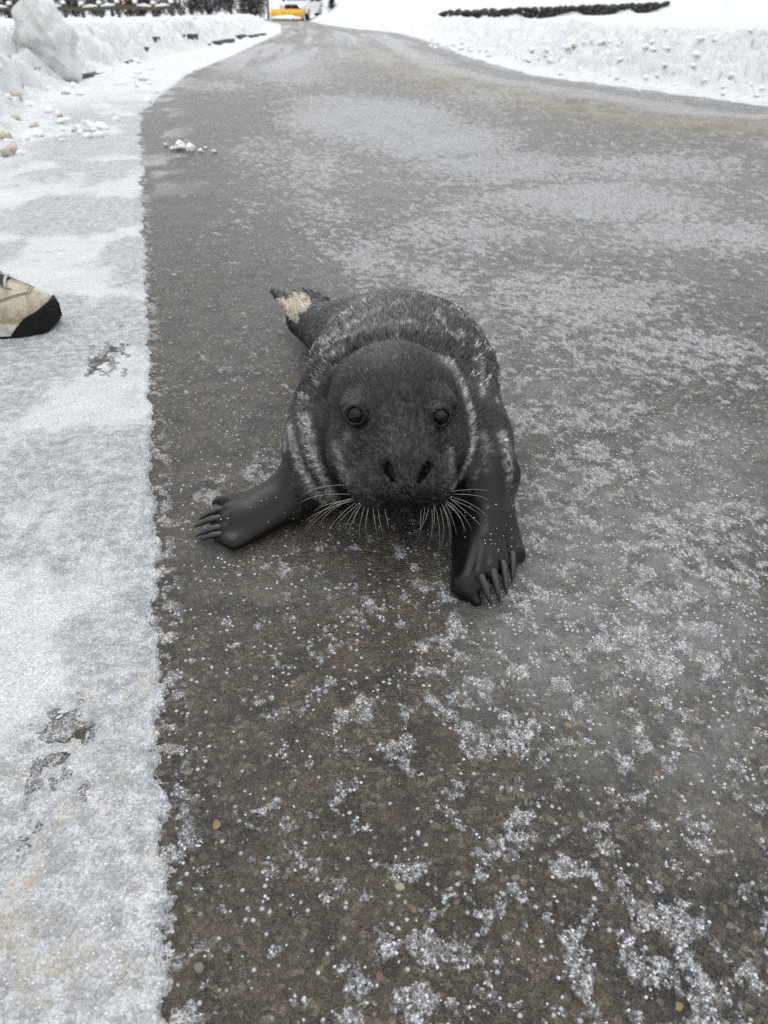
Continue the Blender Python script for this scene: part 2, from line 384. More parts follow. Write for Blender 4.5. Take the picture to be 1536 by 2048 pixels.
c = t.mix(t.math('MULTIPLY', stone, .75), c, t.ramp(t.n('SeparateColor', None, Color=v2.outputs['Color']).outputs[2], [(0, (.16, .135, .10)), (.4, (.20, .12, .065)), (.7, (.20, .18, .15)), (1, (.30, .25, .16))]))
c = t.mix(t.math('MULTIPLY', um_, .55), c, (.085, .066, .046))
c = t.mix(t.step(f2, .35, .7, 0, .35), c, (.075, .062, .047))
c = t.mix(t.step(t.noise(16, 5, .7), .44, .62, 0, .62), c, (.022, .021, .020))
c = t.mix(t.step(t.noise(11, 4, .7, dist=.4), .52, .70, 0, .5), c, (.11, .085, .055))
gn = t.noise(1100, 2, .7)
c = t.mix(1.0, c, t.ramp(t.math('ADD', t.math('MULTIPLY', f1, .5), t.math('MULTIPLY', gn, .5)), [(.33, (.30, .30, .30)), (.50, (.95, .95, .95)), (.66, (2.2, 2.15, 2.05))]), 'MULTIPLY')
# clear ice over it clouds the colour a little everywhere, more where the glaze is thick
cl = t.math('MULTIPLY', gl_, t.step(t.noise(26, 4, .65), .30, .68, .35, 1.0))
c = t.mix(t.math('MULTIPLY', cl, .72), c, (.27, .265, .252))
c = t.mix(t.math('MULTIPLY', br_, t.step(t.noise(14, 4, .7), .25, .6, .3, .9)), c, (.24, .20, .145))
# loose white grains
gr = t.vor(165); grr = t.n('SeparateColor', None, Color=gr.outputs['Color']).outputs[0]
thr = t.math('SUBTRACT', .875, t.math('ADD', t.math('MULTIPLY', gl_, .16), t.math('MULTIPLY', fr_, .30)))
grain = t.math('MULTIPLY', t.step(t.math('SUBTRACT', grr, thr), 0, .05), t.step(gr.outputs['Distance'], .42, .20))
# lacy crystals
lace = t.vor(250, 'DISTANCE_TO_EDGE').outputs['Distance']
lf = t.math('ADD', t.math('MULTIPLY', t.step(lace, .16, .02), .55), t.math('MULTIPLY', f1, .55))
wf = t.math('MULTIPLY', t.step(t.math('ADD', fr_, t.math('MULTIPLY', t.math('SUBTRACT', f1, .5), .7)), .22, .85), t.step(lf, .15, .62, .18, .95))
crumb = t.math('ADD', t.math('MULTIPLY', t.noise(150, 2, .7), .6), t.math('MULTIPLY', t.vor(110).outputs['Distance'], -.25))
wf = t.math('MULTIPLY', wf, t.step(crumb, .08, .30, .50, 1.35))
white = t.math('MAXIMUM', t.math('MULTIPLY', grain, .80), wf)
c = t.mix(t.math('MULTIPLY', t.math('MINIMUM', white, 1.0), .80), c, t.mix(t.math('MULTIPLY', br_, .7), (.74, .755, .77), (.48, .42, .33)))
gb = t.vor(330).outputs['Distance']
h = t.math('ADD', t.math('MULTIPLY', gb, -.8), t.math('ADD', t.math('MULTIPLY', f1, .6), t.math('MULTIPLY', white, .55)))
nb = t.bump(t.noise(70, 4, .6), .5, .004); nb = t.bump(h, 1.0, .0034, nb)
ROAD = t.bsdf(Base_Color=c, Roughness=t.math('ADD', .20, t.math('MULTIPLY', white, .3)), Normal=nb, Specular_IOR_Level=.38)
road = tag(link('road', me, ROAD), kind='structure')

# ---- bigger stones set in the asphalt, each its own piece
stone_cols = [(.20, .155, .085), (.16, .11, .065), (.22, .20, .16), (.15, .135, .11), (.13, .085, .06), (.28, .25, .18)]
stone_me = []
for i, cc in enumerate(stone_cols):
    m = plain('aggregate_%d' % i, cc, .35, .3, 300, .5, 500, .001)
    for k in range(2):
        v, f = ico(2); w = v*(1+.35*(fbm(v[:, 0]*2.2+i*7+k*3, v[:, 1]*2.2, v[:, 2]*2.2, oct=3, seed=100+i)*1.8+.4-.5))[:, None]
        mm = np_mesh('aggregate_stone', w*np.array([1, .8, .22]), f); mm.materials.append(m); stone_me.append(mm)
cnt = 0
while cnt < 130:
    px, py = rng.uniform(350, 1560), 1130+940*rng.random()**.7
    p = PZ(px, py)
    if sL(p[0:1], p[1:2])[0] > -.015 or abs(p[0]) > 1: continue
    o = bpy.data.objects.new('aggregate_stone', stone_me[rng.integers(len(stone_me))]); COL.objects.link(o); o.parent = road
    s = .0012+.0030*rng.random()**3
    o.location = (p[0], p[1], -.0001); o.scale = (s, s, s); o.rotation_euler = (0, 0, rng.random()*6.28); cnt += 1

# ---- loose ice beads and crystals: far too many to count
def ice_mat(name, col, rough, tr):
    t = NT(name); return t.bsdf(Base_Color=col, Roughness=rough, IOR=1.31, Transmission_Weight=tr, Normal=t.bump(t.noise(900, 2), .3, .001))
ICE_CLEAR = ice_mat('clear_ice', (.97, .98, 1.0), .06, 1.0)
ICE_WHITE = ice_mat('white_ice', (.86, .88, .90), .18, .35)
def scatter(name, P, r, mat, label, cat, flat=.75):
    v, f = ico(1); n = len(P)
    ang = rng.random(n)*6.28; ca, sa = np.cos(ang), np.sin(ang)
    sx, sy, sz = r*(.7+.6*rng.random(n)), r*(.7+.6*rng.random(n)), r*flat*(.7+.6*rng.random(n))
    jit = 1+.25*(rng.random((n, len(v)))-.5)
    vx, vy, vz = v[None, :, 0]*sx[:, None]*jit, v[None, :, 1]*sy[:, None]*jit, v[None, :, 2]*sz[:, None]*jit
    V = np.stack([P[:, None, 0]+vx*ca[:, None]-vy*sa[:, None], P[:, None, 1]+vx*sa[:, None]+vy*ca[:, None], P[:, None, 2]+vz], -1).reshape(-1, 3)
    Fc = (f[None]+(np.arange(n)*len(v))[:, None, None]).reshape(-1, 3)
    return tag(link(name, np_mesh(name, V, Fc), mat), label, cat, kind='stuff')
def cand(n, ymax=2070, ymin=640, pw=1.0):
    py = ymin+(ymax-ymin)*rng.random(n)**pw; px = rng.uniform(-60, 1600, n); P = PZ(px, py)
    return P
P = cand(60000); a = sL(P[:, 0], P[:, 1]); on = a < -.005
fr = np.zeros(len(P)); q = road_fields(P[:, 0], P[:, 1]); fr = q[0]
pick = on & (rng.random(len(P)) < .03+.95*fr)
Pk = P[pick]; frk = fr[pick]
zr = .0022*frk + .004*(fbm(Pk[:, 0]*6, Pk[:, 1]*6, oct=3, seed=91)-.5)
rad = .0005+.0010*rng.random(len(Pk))**2
wh = rng.random(len(Pk)) < .10+.38*frk
Pk[:, 2] = zr+rad*.35
scatter('white_ice_crystals', Pk[wh], rad[wh], ICE_WHITE, 'white frozen crystals sprinkled over the bare asphalt', 'ice')
scatter('clear_ice_beads', Pk[~wh], rad[~wh]*1.1, ICE_CLEAR, 'clear glassy ice beads sprinkled over the bare asphalt', 'ice')
P = cand(6500, ymin=700); a = sL(P[:, 0], P[:, 1]); P = P[(a > .0) & (P[:, 0] > -1.4)]
P[:, 2] = snow_height(P[:, 0], P[:, 1])[0]; rad = .0006+.0010*rng.random(len(P))**2; P[:, 2] += rad*.1
scatter('snow_grains', P, rad, ICE_WHITE, 'frozen grains over the packed snow beside the asphalt edge', 'ice')
# ================================================================== SEAL PUP
def vec(*a): return np.array(a, float)
def nrmz(v): return v/np.linalg.norm(v)
HC = vec(.013, .938, .158)                                  # middle of the skull
NOSE = PY(815, 945, .792)
HF = nrmz(NOSE-HC-vec(0, 0, .004)); HR = nrmz(np.cross(vec(0, 0, 1), -HF)); HR = HR if HR[0] > 0 else -HR
HU = nrmz(np.cross(HR, HF)); HU = HU if HU[2] > 0 else -HU
def hp(r, f, u): return HC+HR*r+HF*f+HU*u
step = .0019
xs = np.arange(-.30, .235, .0022); zs = np.arange(-.012, .285, .0022)
ys = np.concatenate([np.arange(.69, 1.02, step), np.arange(1.02, 1.82, .0042)])
D = np.full((len(xs), len(ys), len(zs)), .2, np.float32)
def region(lo, hi):
    s = []
    for ax, l, h in zip((xs, ys, zs), lo, hi):
        i, j = np.searchsorted(ax, l), np.searchsorted(ax, h); s.append(slice(max(i-1, 0), min(j+1, len(ax))))
    return tuple(s)
def pts(s): return np.meshgrid(xs[s[0]], ys[s[1]], zs[s[2]], indexing='ij', sparse=True)
def smin(a, b, k):
    h = np.clip(.5+.5*(b-a)/k, 0, 1); return b*(1-h)+a*h-k*h*(1-h)
def put(fn, lo, hi, k, op='add'):
    s = region(lo, hi)
    X, Y, Z = pts(s); d = fn(X, Y, Z).astype(np.float32)
    if op == 'add': D[s] = smin(D[s], d, k)
    else: D[s] = -smin(-D[s], d, k)
def f_ell(c, r, B=None):
    B = np.eye(3) if B is None else B
    def f(X, Y, Z):
        dx, dy, dz = X-c[0], Y-c[1], Z-c[2]
        q = [(dx*B[i][0]+dy*B[i][1]+dz*B[i][2]) for i in range(3)]
        k0 = np.sqrt(sum((q[i]/r[i])**2 for i in range(3)))+1e-9; k1 = np.sqrt(sum((q[i]/r[i]**2)**2 for i in range(3)))+1e-9
        return k0*(k0-1)/k1
    return f
def ell(c, r, k, B=None, op='add'):
    m = max(r)+k+.012; c = np.asarray(c); put(f_ell(c, r, B), c-m, c+m, k, op)
def cone(a, b, ra, rb, k, op='add', n=None, fl=1.0):         # tapered capsule, flattened along n by fl
    a, b = np.asarray(a, float), np.asarray(b, float); ab = b-a; L2 = ab @ ab
    def f(X, Y, Z):
        dx, dy, dz = X-a[0], Y-a[1], Z-a[2]
        t = np.clip((dx*ab[0]+dy*ab[1]+dz*ab[2])/L2, 0, 1)
        wx, wy, wz = dx-t*ab[0], dy-t*ab[1], dz-t*ab[2]
        rr = ra+(rb-ra)*t
        if n is None: return np.sqrt(wx*wx+wy*wy+wz*wz)-rr
        wn = wx*n[0]+wy*n[1]+wz*n[2]; w2 = wx*wx+wy*wy+wz*wz-wn*wn
        return (np.sqrt(np.maximum(w2, 0)/(rr*rr)+wn*wn/(rr*rr*fl*fl))-1)*rr*fl
    m = max(ra, rb)+k+.01; put(f, np.minimum(a, b)-m, np.maximum(a, b)+m, k, op)
HB = [HR, HF, HU]
# --- trunk: one swept form along the spine
SPN = np.array([  # x, y, z, half-width, half-height
 (.022, .985, .112, .118, .100), (.024, 1.04, .116, .140, .114), (.028, 1.11, .118, .148, .119), (.028, 1.18, .116, .143, .116), (.014, 1.26, .107, .126, .106),
 (-.012, 1.34, .093, .106, .092), (-.052, 1.42, .077, .084, .075), (-.100, 1.50, .061, .062, .057), (-.146, 1.57, .048, .044, .042), (-.172, 1.61, .042, .034, .033)])
def spine_fn(X, Y, Z):
    best = np.full(np.broadcast_shapes(X.shape, Y.shape), 1e9); T = np.zeros_like(best)
    for i in range(len(SPN)-1):
        a, b = SPN[i, :2], SPN[i+1, :2]; dx, dy = b-a
        t = np.clip(((X-a[0])*dx+(Y-a[1])*dy)/(dx*dx+dy*dy), 0, 1); d2 = (X-a[0]-t*dx)**2+(Y-a[1]-t*dy)**2
        m = d2 < best; best = np.where(m, d2, best); T = np.where(m, i+t, T)
    idx = np.arange(len(SPN)); zc, rw, rh = (np.interp(T, idx, SPN[:, k]) for k in (2, 3, 4))
    return (np.sqrt(best/rw**2+((Z-zc)/rh)**2)-1)*np.minimum(rw, rh)*.96
put(spine_fn, (-.26, .84, -.02), (.23, 1.70, .28), .02)
# shoulders and folded neck
ell((-.072, .985, .080), (.074, .085, .076), .03); ell((.102, .985, .086), (.074, .088, .080), .03)
DB = D
def fresh():
    global D
    D = np.full(DB.shape, .2, np.float32)
def merge(k):
    global D, DB
    DB = smin(DB, D, k).astype(np.float32)
NB = [HR, nrmz(HF+vec(0, 0, .10)), nrmz(HU-vec(0, -.10, 0))]
fresh(); ell(hp(.004, -.080, -.044), (.130, .042, .106), .01, NB); ell((.020, .955, .055), (.105, .060, .056), .02); merge(.022)
fresh(); ell(hp(.002, -.036, -.036), (.111, .038, .100), .01, NB); ell(hp(0, .0, -.082), (.075, .065, .045), .02, NB); merge(.006)
fresh()
hk = .010
ell(hp(0, -.002, .006), (.086, .086, .076), hk, HB)
ell(hp(0, .022, -.030), (.086, .076, .058), .022, HB)         # jowls
cone(hp(0, .045, -.004), hp(0, .108, -.018), .060, .045, .022)  # bridge of the snout
for sx in (-1, 1):
    ell(hp(sx*.031, .112, -.042), (.039, .036, .034), .012, HB)   # whisker pads
    ell(hp(sx*.055, .050, -.040), (.038, .045, .040), .02, HB)    # cheeks
    ell(hp(sx*.050, .052, .036), (.024, .020, .015), .014, HB)    # brow
ell(hp(0, .138, -.022), (.032, .020, .021), .012, HB)          # nose pad
ell(hp(0, .104, -.067), (.050, .034, .022), .008, HB)          # chin
merge(.005); D = DB
def surf(px, py, y0=.74):                                      # first point of the skin along a photo direction
    r = ray(px, py); r = r/r[1]
    for y in np.arange(y0, 1.4, .0008):
        p = vec(0, 0, CAM_H)+r*y
        i, j, k = (min(max(int(np.searchsorted(ax, v)), 1), len(ax)-2) for ax, v in zip((xs, ys, zs), p))
        if D[i, j, k] < 0:
            g = vec(*((D[i+1, j, k]-D[i-1, j, k])/(xs[i+1]-xs[i-1]), (D[i, j+1, k]-D[i, j-1, k])/(ys[j+1]-ys[j-1]), (D[i, j, k+1]-D[i, j, k-1])/(zs[k+1]-zs[k-1])))
            return p, nrmz(g)
    return p, vec(0, -1, 0)
# nostrils: slanting slits, wide at the top
for (ax_, ay), (bx_, by) in (((772, 936), (787, 962)), ((855, 934), (839, 962))):
    pa, na = surf(ax_, ay); pb, nb_ = surf(bx_, by)
    cone(pa-na*.001, pb-nb_*.001, .0068, .0042, .002, 'sub'); cone(pa-na*.010, pb-nb_*.009, .0060, .0036, .002, 'sub')
    cone(pa+vec(.003*(1 if ax_ > 815 else -1), 0, .004)-na*.002, pb-nb_*.001, .001, .001, .001)
# groove under the nose and the mouth line
pa, na = surf(816, 972); pb, nb_ = surf(818, 1002)
cone(pa+na*.0012, pb+nb_*.0012, .0022, .0022, .003, 'sub')
mp = [surf(*p) for p in ((700, 990), (725, 1006), (760, 1015), (795, 1008), (818, 1003), (842, 1008), (872, 1013), (897, 1000), (912, 985))]
for (p, n), (q, m) in zip(mp[:-1], mp[1:]): cone(p+n*.0006, q+m*.0006, .0021, .0021, .002, 'sub')
# eyes
EYES = []
for px, py in ((711, 829), (880, 832)):
    E, n = surf(px, py); n = nrmz(n*.75+nrmz(vec(0, 0, CAM_H)-E)*.55); EYES.append((E, n))
    ell(E-n*.005, (.0152, .0152, .0152), .007)
    def tor(X, Y, Z, E=E, n=n):
        dx, dy, dz = X-E[0]-n[0]*.0032, Y-E[1]-n[1]*.0032, Z-E[2]-n[2]*.0032
        w = dx*n[0]+dy*n[1]+dz*n[2]; q = np.sqrt(np.maximum(dx*dx+dy*dy+dz*dz-w*w, 0))
        return np.sqrt((q-.0120)**2+w*w)-.0026
    put(tor, E-.03, E+.03, .004)
    ell(E-n*.0010, (.0114, .0114, .0114), .0015, op='sub')
# --- fore flippers
up = vec(0, 0, 1)
def flipper(sh, el, wr, bases, tips, nrm, wid, ra):
    cone(sh, el, ra, ra*.72, .03); cone(el, wr, ra*.70, .027, .02, n=nrm, fl=.8)
    for i, (bb, tt) in enumerate(zip(bases, tips)):
        kk = wr+(bb-wr)*.45
        cone(wr+(bb-wr)*.12, kk, wid*1.4, wid*1.1, .010, n=nrm, fl=.85); cone(kk, bb, wid*1.08, wid*.78, .0028, n=nrm, fl=.95)
        cone(bb, bb+(tt-bb)*.35, wid*.78, wid*.5, .003, n=nrm, fl=.8)
LB = [PZ(452, 1003, .024), PZ(456, 1023, .026), PZ(452, 1042, .022), PZ(450, 1061, .017), PZ(452, 1076, .011)]
LT = [PZ(424, 1010, .012), PZ(398, 1040, .010), PZ(388, 1055, .008), PZ(393, 1073, .005), PZ(400, 1082, .004)]
flipper(vec(-.080, .955, .055), vec(-.122, .930, .036), vec(-.150, .905, .030), LB, LT, nrmz(vec(-.15, -.25, 1)), .0112, .044)
cone(vec(-.135, .895, .022), PZ(470, 1086, .011), .024, .012, .014, n=up, fl=.75); cone(vec(-.120, .93, .03), vec(-.185, .885, .024), .034, .026, .02, n=up, fl=.6)
RB = [PZ(935, 1160, .024), PZ(957, 1150, .030), PZ(982, 1138, .032), PZ(1004, 1122, .030), PZ(1024, 1104, .026)]
RT = [PZ(961, 1211, .004), PZ(982, 1212, .004), PZ(999, 1205, .004), PZ(1013, 1192, .004), PZ(1024, 1166, .004)]
flipper(vec(.122, .95, .085), vec(.138, .895, .076), vec(.138, .835, .052), RB, RT, nrmz(vec(.05, -.50, 1)), .0118, .057)
cone(vec(.120, .85, .035), PZ(926, 1176, .012), .030, .014, .014); cone(PZ(926, 1172, .013), PZ(954, 1204, .005), .013, .006, .008); cone(vec(.15, .85, .035), PZ(1030, 1110, .016), .026, .014, .014)
# --- hind flippers and tail
HK = PY(612, 640, 1.60)
def fan(a, tips, w0, w1, nrm):
    for tp in tips: cone(a, a+(tp-a)*.55, w0*.9, w0*.55, .006, n=nrm, fl=.6); cone(a+(tp-a)*.5, tp, w0*.55, w1, .002, n=nrm, fl=.7)
AN1 = vec(-.176, 1.615, .045); AN2 = vec(-.140, 1.625, .050)
T1 = [PY(545, 582, 1.70), PY(557, 584, 1.72), PY(571, 590, 1.72), PY(590, 584, 1.70), PY(607, 581, 1.69)]
T2 = [PY(618, 586, 1.70), PY(634, 592, 1.70), PY(650, 600, 1.68)]
fan(AN1, T1, .022, .006, nrmz(vec(.5, -.75, .35))); fan(AN2, T2, .026, .010, nrmz(vec(.2, -.8, .45)))
cone(AN1, AN2, .03, .03, .015)

def surface_nets(D, xs, ys, zs):
    s = D < 0
    c = [s[a:a or None, b:b or None, g:g or None] for a in () for b in () for g in ()]
    n = np.zeros(tuple(d-1 for d in D.shape), np.uint8)
    sl = lambda o, d: slice(o, o+d-1)
    for i in (0, 1):
        for j in (0, 1):
            for k in (0, 1): n += s[sl(i, D.shape[0]), sl(j, D.shape[1]), sl(k, D.shape[2])]
    act = (n > 0) & (n < 8); I, J, K = np.nonzero(act); m = len(I)
    cv = {(i, j, k): D[I+i, J+j, K+k] for i in (0, 1) for j in (0, 1) for k in (0, 1)}
    acc = np.zeros((m, 3)); cn = np.zeros(m)
    for a in cv:
        for ax in range(3):
            if a[ax]: continue
            b = tuple(1 if q == ax else a[q] for q in range(3)); va, vb = cv[a], cv[b]
            cr = (va < 0) != (vb < 0); t = np.where(cr, va/np.where(cr, va-vb, 1), 0)
            p = np.array(a, float)[None].repeat(m, 0); p[:, ax] += t; acc += p*cr[:, None]; cn += cr
    acc /= cn[:, None]
    V = np.stack([xs[I]+acc[:, 0]*(xs[I+1]-xs[I]), ys[J]+acc[:, 1]*(ys[J+1]-ys[J]), zs[K]+acc[:, 2]*(zs[K+1]-zs[K])], -1)
    idx = np.full(n.shape, -1, np.int32); idx[I, J, K] = np.arange(m)
    Fs = []
    for ax in range(3):
        lo = [slice(None)]*3; hi = [slice(None)]*3; lo[ax] = slice(0, -1); hi[ax] = slice(1, None)
        A_, B_ = s[tuple(lo)], s[tuple(hi)]
        P = np.stack(np.nonzero(A_ != B_), -1); inside = A_[P[:, 0], P[:, 1], P[:, 2]]
        u, w = (ax+1) % 3, (ax+2) % 3
        ok = (P[:, u] > 0) & (P[:, w] > 0) & (P[:, u] < n.shape[u]) & (P[:, w] < n.shape[w]); P, inside = P[ok], inside[ok]
        q = []
        for du, dw in ((-1, -1), (0, -1), (0, 0), (-1, 0)):
            Q = P.copy(); Q[:, u] += du; Q[:, w] += dw; q.append(idx[Q[:, 0], Q[:, 1], Q[:, 2]])
        q = np.stack(q, -1); q[~inside] = q[~inside][:, ::-1]; Fs.append(q[(q >= 0).all(1)])
    return V, np.concatenate(Fs)
D[:, :, zs < -.002] = np.maximum(D[:, :, zs < -.002], .002)     # belly flattened on the road
BV, BF = surface_nets(D, xs, ys, zs)
# relax the grid steps
E_ = np.concatenate([BF[:, [0, 1]], BF[:, [1, 2]], BF[:, [2, 3]], BF[:, [3, 0]]])
for it in range(3):
    acc = np.zeros_like(BV); cn = np.zeros(len(BV))
    for k in range(3): acc[:, k] = np.bincount(E_[:, 0], BV[E_[:, 1], k], len(BV))+np.bincount(E_[:, 1], BV[E_[:, 0], k], len(BV))
    cn = np.bincount(E_[:, 0], minlength=len(BV))+np.bincount(E_[:, 1], minlength=len(BV))
    BV = BV+.5*(acc/np.maximum(cn, 1)[:, None]-BV)*(1 if it % 2 == 0 else -.9)
T3 = np.concatenate([BF[:, [0, 1, 2]], BF[:, [0, 2, 3]]])
fn = np.cross(BV[T3[:, 1]]-BV[T3[:, 0]], BV[T3[:, 2]]-BV[T3[:, 0]]); area = np.linalg.norm(fn, axis=1)/2
VN = np.zeros_like(BV)
for k in range(3):
    for c_ in range(3): VN[:, k] += np.bincount(T3[:, c_], fn[:, k], len(BV))
VN /= np.linalg.norm(VN, axis=1)[:, None]+1e-12

STR = [  # pale hair bands read off the coat: photo-pixel polylines on the near side, width, strength
 ([(613, 835), (620, 870), (628, 910), (646, 955), (664, 992), (680, 1012)], 8, 1.0), ([(580, 850), (586, 890), (602, 935), (628, 978), (650, 1004)], 8, .75),
 ([(600, 830), (606, 880), (622, 930)], 5, .45), ([(672, 890), (682, 930), (692, 962)], 9, .40), ([(700, 860), (690, 900)], 8, .2),
 ([(893, 722), (912, 748), (930, 785), (942, 830), (946, 880), (938, 920), (920, 955), (905, 975)], 4.5, 1.0), ([(880, 715), (905, 735)], 7, .6),
 ([(966, 870), (974, 905), (970, 940)], 9, .40), ([(955, 940), (935, 985), (915, 1000)], 7, .5), ([(1003, 870), (1014, 910), (1020, 960), (1021, 1010)], 8, 1.0),
 ([(955, 715), (961, 760), (964, 790)], 5, .8), ([(900, 900), (905, 940)], 7, .4), ([(570, 815), (566, 850), (568, 900)], 5, .8), ([(650, 690), (690, 660), (740, 630)], 6, .45), ([(640, 750), (660, 720), (690, 700)], 6, .5)]
def coat(P, N):
    """0..1: how pale the hair is, and 0..1: the cream patch on the hind flipper"""
    x, y, z = P.T; pxx, pyy = to_px(P); w = np.zeros(len(P))
    for line, wd, st in STR:
        best = np.full(len(P), 1e9)
        for (ax, ay), (bx, by) in zip(line[:-1], line[1:]):
            dx, dy = bx-ax, by-ay; t = np.clip(((pxx-ax)*dx+(pyy-ay)*dy)/(dx*dx+dy*dy), 0, 1)
            best = np.minimum(best, np.hypot(pxx-ax-t*dx, pyy-ay-t*dy))
        w = np.maximum(w, st*np.exp(-(best/wd)**2))
    w *= (y < 1.35)
    streak = vnoise(x*330, y*120, z*330, seed=201); clump = fbm(x*75, y*50, z*75, oct=3, seed=202)
    w = w*(.35+1.1*sst(.25, .7, streak))
    ax_ = np.interp(y, SPN[:, 1], SPN[:, 0]); side = np.abs(x-ax_)/.14
    body = sst(.955, 1.0, y)*sst(1.38, 1.15, y)*sst(.03, .08, z)
    fleck = sst(.52, .68, clump)*sst(.35, .70, streak)*body*(.40+.60*sst(.1, .7, side))
    low = sst(.13, .04, z)*sst(.98, 1.1, y)*sst(1.55, 1.3, y)*.45*sst(.4, .7, clump)
    dist_n = np.linalg.norm(P-NOSE, axis=1)
    face = sst(.12, .08, dist_n)*.10*sst(.5, .8, streak)
    cream = ((np.hypot((pxx-598)/24, (pyy-606)/22) < 1+.25*(streak-.5)) | ((np.abs((pxx-548)*.62-(pyy-592)*.78+3) < 9+4*streak) & (pxx < 600) & (pyy > 596) & (pyy < 672))) & (y > 1.53)
    flip = np.maximum(sst(-.105, -.135, x)*sst(1.0, .98, y)*sst(.095, .06, z), sst(.075, .10, x)*sst(.93, .85, y+.06*(streak-.5)))
    w = np.maximum(np.maximum(w, fleck), np.maximum(low, face)); w = w*(1-.9*flip)
    return np.clip(w, 0, 1), cream.astype(float)
def coat_rgb(w, cream, dark, rnd):
    base = np.array(dark)[None]*(.7+.6*rnd)[:, None]; pale = np.array([.52, .515, .50])[None]*(.7+.5*rnd)[:, None]; tan = np.array([.46, .40, .30])[None]*(.8+.4*rnd)[:, None]
    c = base+(pale-base)*w[:, None]; return c+(tan-c)*cream[:, None]
seal = tag(empty('seal_pup', (float(SPN[2, 0]), float(SPN[2, 1]), 0)), 'wet black seal pup with pale streaked neck lying on the icy asphalt', 'seal')
SL = Vector(seal.location)
def sp(o): o.parent = seal; o.matrix_parent_inverse = Matrix.Translation(-SL); return o
w, cr = coat(BV, VN)
me = np_mesh('body', BV, BF); attr(me, 'coat', coat_rgb(w*.6, cr, (.0065, .0066, .0070), rng.random(len(BV))))
attr(me, 'wet', (((BV[:, 0] < -.125) & (BV[:, 1] < 1.0)) | ((BV[:, 0] > .085) & (BV[:, 1] < .875))).astype(float))
t = NT('seal_skin')
SKIN = t.bsdf(Base_Color=t.att('coat').outputs['Color'], Roughness=t.math('SUBTRACT', .42, t.math('MULTIPLY', t.att('wet').outputs['Fac'], .20)), Specular_IOR_Level=.24, Normal=t.bump(t.noise(700, 3, .6), .35, .0010))
sp(link('body', me, SKIN))
# ---- short wet fur
NF = 150000
prob = area.copy(); cen = BV[T3].mean(1)
prob *= np.where(cen[:, 2] < .006, .05, 1)*np.where(cen[:, 1] < 1.05, 1.5, 1)*np.where(((cen[:, 0] < -.125) & (cen[:, 1] < 1.0) & (cen[:, 2] < .07)) | ((cen[:, 0] > .085) & (cen[:, 1] < .875)), .9, 1)
pick = rng.choice(len(T3), NF, p=prob/prob.sum()); u, v = rng.random(NF), rng.random(NF); fl_ = u+v > 1; u[fl_], v[fl_] = 1-u[fl_], 1-v[fl_]
tri = T3[pick]; bw = np.stack([1-u-v, u, v], -1)[:, :, None]
P = (BV[tri]*bw).sum(1); N = (VN[tri]*bw).sum(1); N /= np.linalg.norm(N, axis=1)[:, None]
bad = np.zeros(NF, bool)
for E, n in EYES: bad |= np.linalg.norm(P-E, axis=1) < .0165
for (ax_, ay), (bx_, by) in (((772, 936), (787, 962)), ((855, 934), (839, 962))):
    qx, qy = to_px(P); bad |= (np.hypot(qx-(ax_+bx_)/2, qy-(ay+by)/2) < 17) & (P[:, 1] < .86)
P, N = P[~bad], N[~bad]
def flow(P):
    away = P-NOSE; away /= np.linalg.norm(away, axis=1)[:, None]
    sy = np.clip(P[:, 1], SPN[0, 1], SPN[-1, 1]); h = .02
    tx = np.interp(sy+h, SPN[:, 1], SPN[:, 0])-np.interp(sy-h, SPN[:, 1], SPN[:, 0]); tz = np.interp(sy+h, SPN[:, 1], SPN[:, 2])-np.interp(sy-h, SPN[:, 1], SPN[:, 2])
    back = np.stack([tx, np.full(len(P), 2*h), tz-.01], -1); back /= np.linalg.norm(back, axis=1)[:, None]
    k = sst(.93, 1.06, P[:, 1])[:, None]; f = away*(1-k)+back*k
    lf = sst(-.115, -.14, P[:, 0])*sst(1.0, .96, P[:, 1]); f = f*(1-lf)[:, None]+lf[:, None]*nrmz(np.mean(LT, 0)-vec(-.15, .91, .03))
    rf = sst(.075, .095, P[:, 0])*sst(.93, .89, P[:, 1])*sst(.12, .10, P[:, 2]); f = f*(1-rf)[:, None]+rf[:, None]*nrmz(np.mean(RT, 0)-vec(.138, .86, .06))
    return f, np.maximum(lf, rf)
f, isf = flow(P); n = len(P)
nx = [fbm(P[:, 0]*60+i*31, P[:, 1]*60, P[:, 2]*60, oct=2, seed=210+i)-.5 for i in range(3)]
f = f+.75*np.stack(nx, -1)+.16*rng.normal(size=(n, 3))
f -= N*(f*N).sum(1)[:, None]; f /= np.linalg.norm(f, axis=1)[:, None]+1e-9
w, cr = coat(P, N)
bodyk = sst(.94, 1.02, P[:, 1])
L = (.0058+.0055*bodyk*sst(1.60, 1.45, P[:, 1])+.0015*w)*(.7+.6*rng.random(n))*(1-.35*isf); wd = (.00030+.00034*bodyk+.00010*w)*(1-.35*isf)*(.7+.6*rng.random(n))
lift = (.20+.55*rng.random(n)*(.4+bodyk)+.15*w)*(1-.5*isf)
d1 = f+N*lift[:, None]; d1 /= np.linalg.norm(d1, axis=1)[:, None]; d2 = f+N*(lift*.25)[:, None]; d2 /= np.linalg.norm(d2, axis=1)[:, None]
side = np.cross(d1, N); side /= np.linalg.norm(side, axis=1)[:, None]+1e-9
tw = (rng.random(n)-.5)*2.0; side = side*np.cos(tw)[:, None]+N*np.sin(tw)[:, None]
b0 = P-N*.0006; m0 = b0+d1*(L*.5)[:, None]; tip = m0+d2*(L*.5)[:, None]; sw = side*wd[:, None]
FV = np.stack([b0-sw, b0+sw, m0-sw*.85, m0+sw*.85, tip], 1).reshape(-1, 3)
o5 = (np.arange(n)*5)[:, None, None]; FF = (np.array([[0, 1, 3], [0, 3, 2], [2, 3, 4]])[None]+o5).reshape(-1, 3)
keepz = FV[:, 2] > -.003
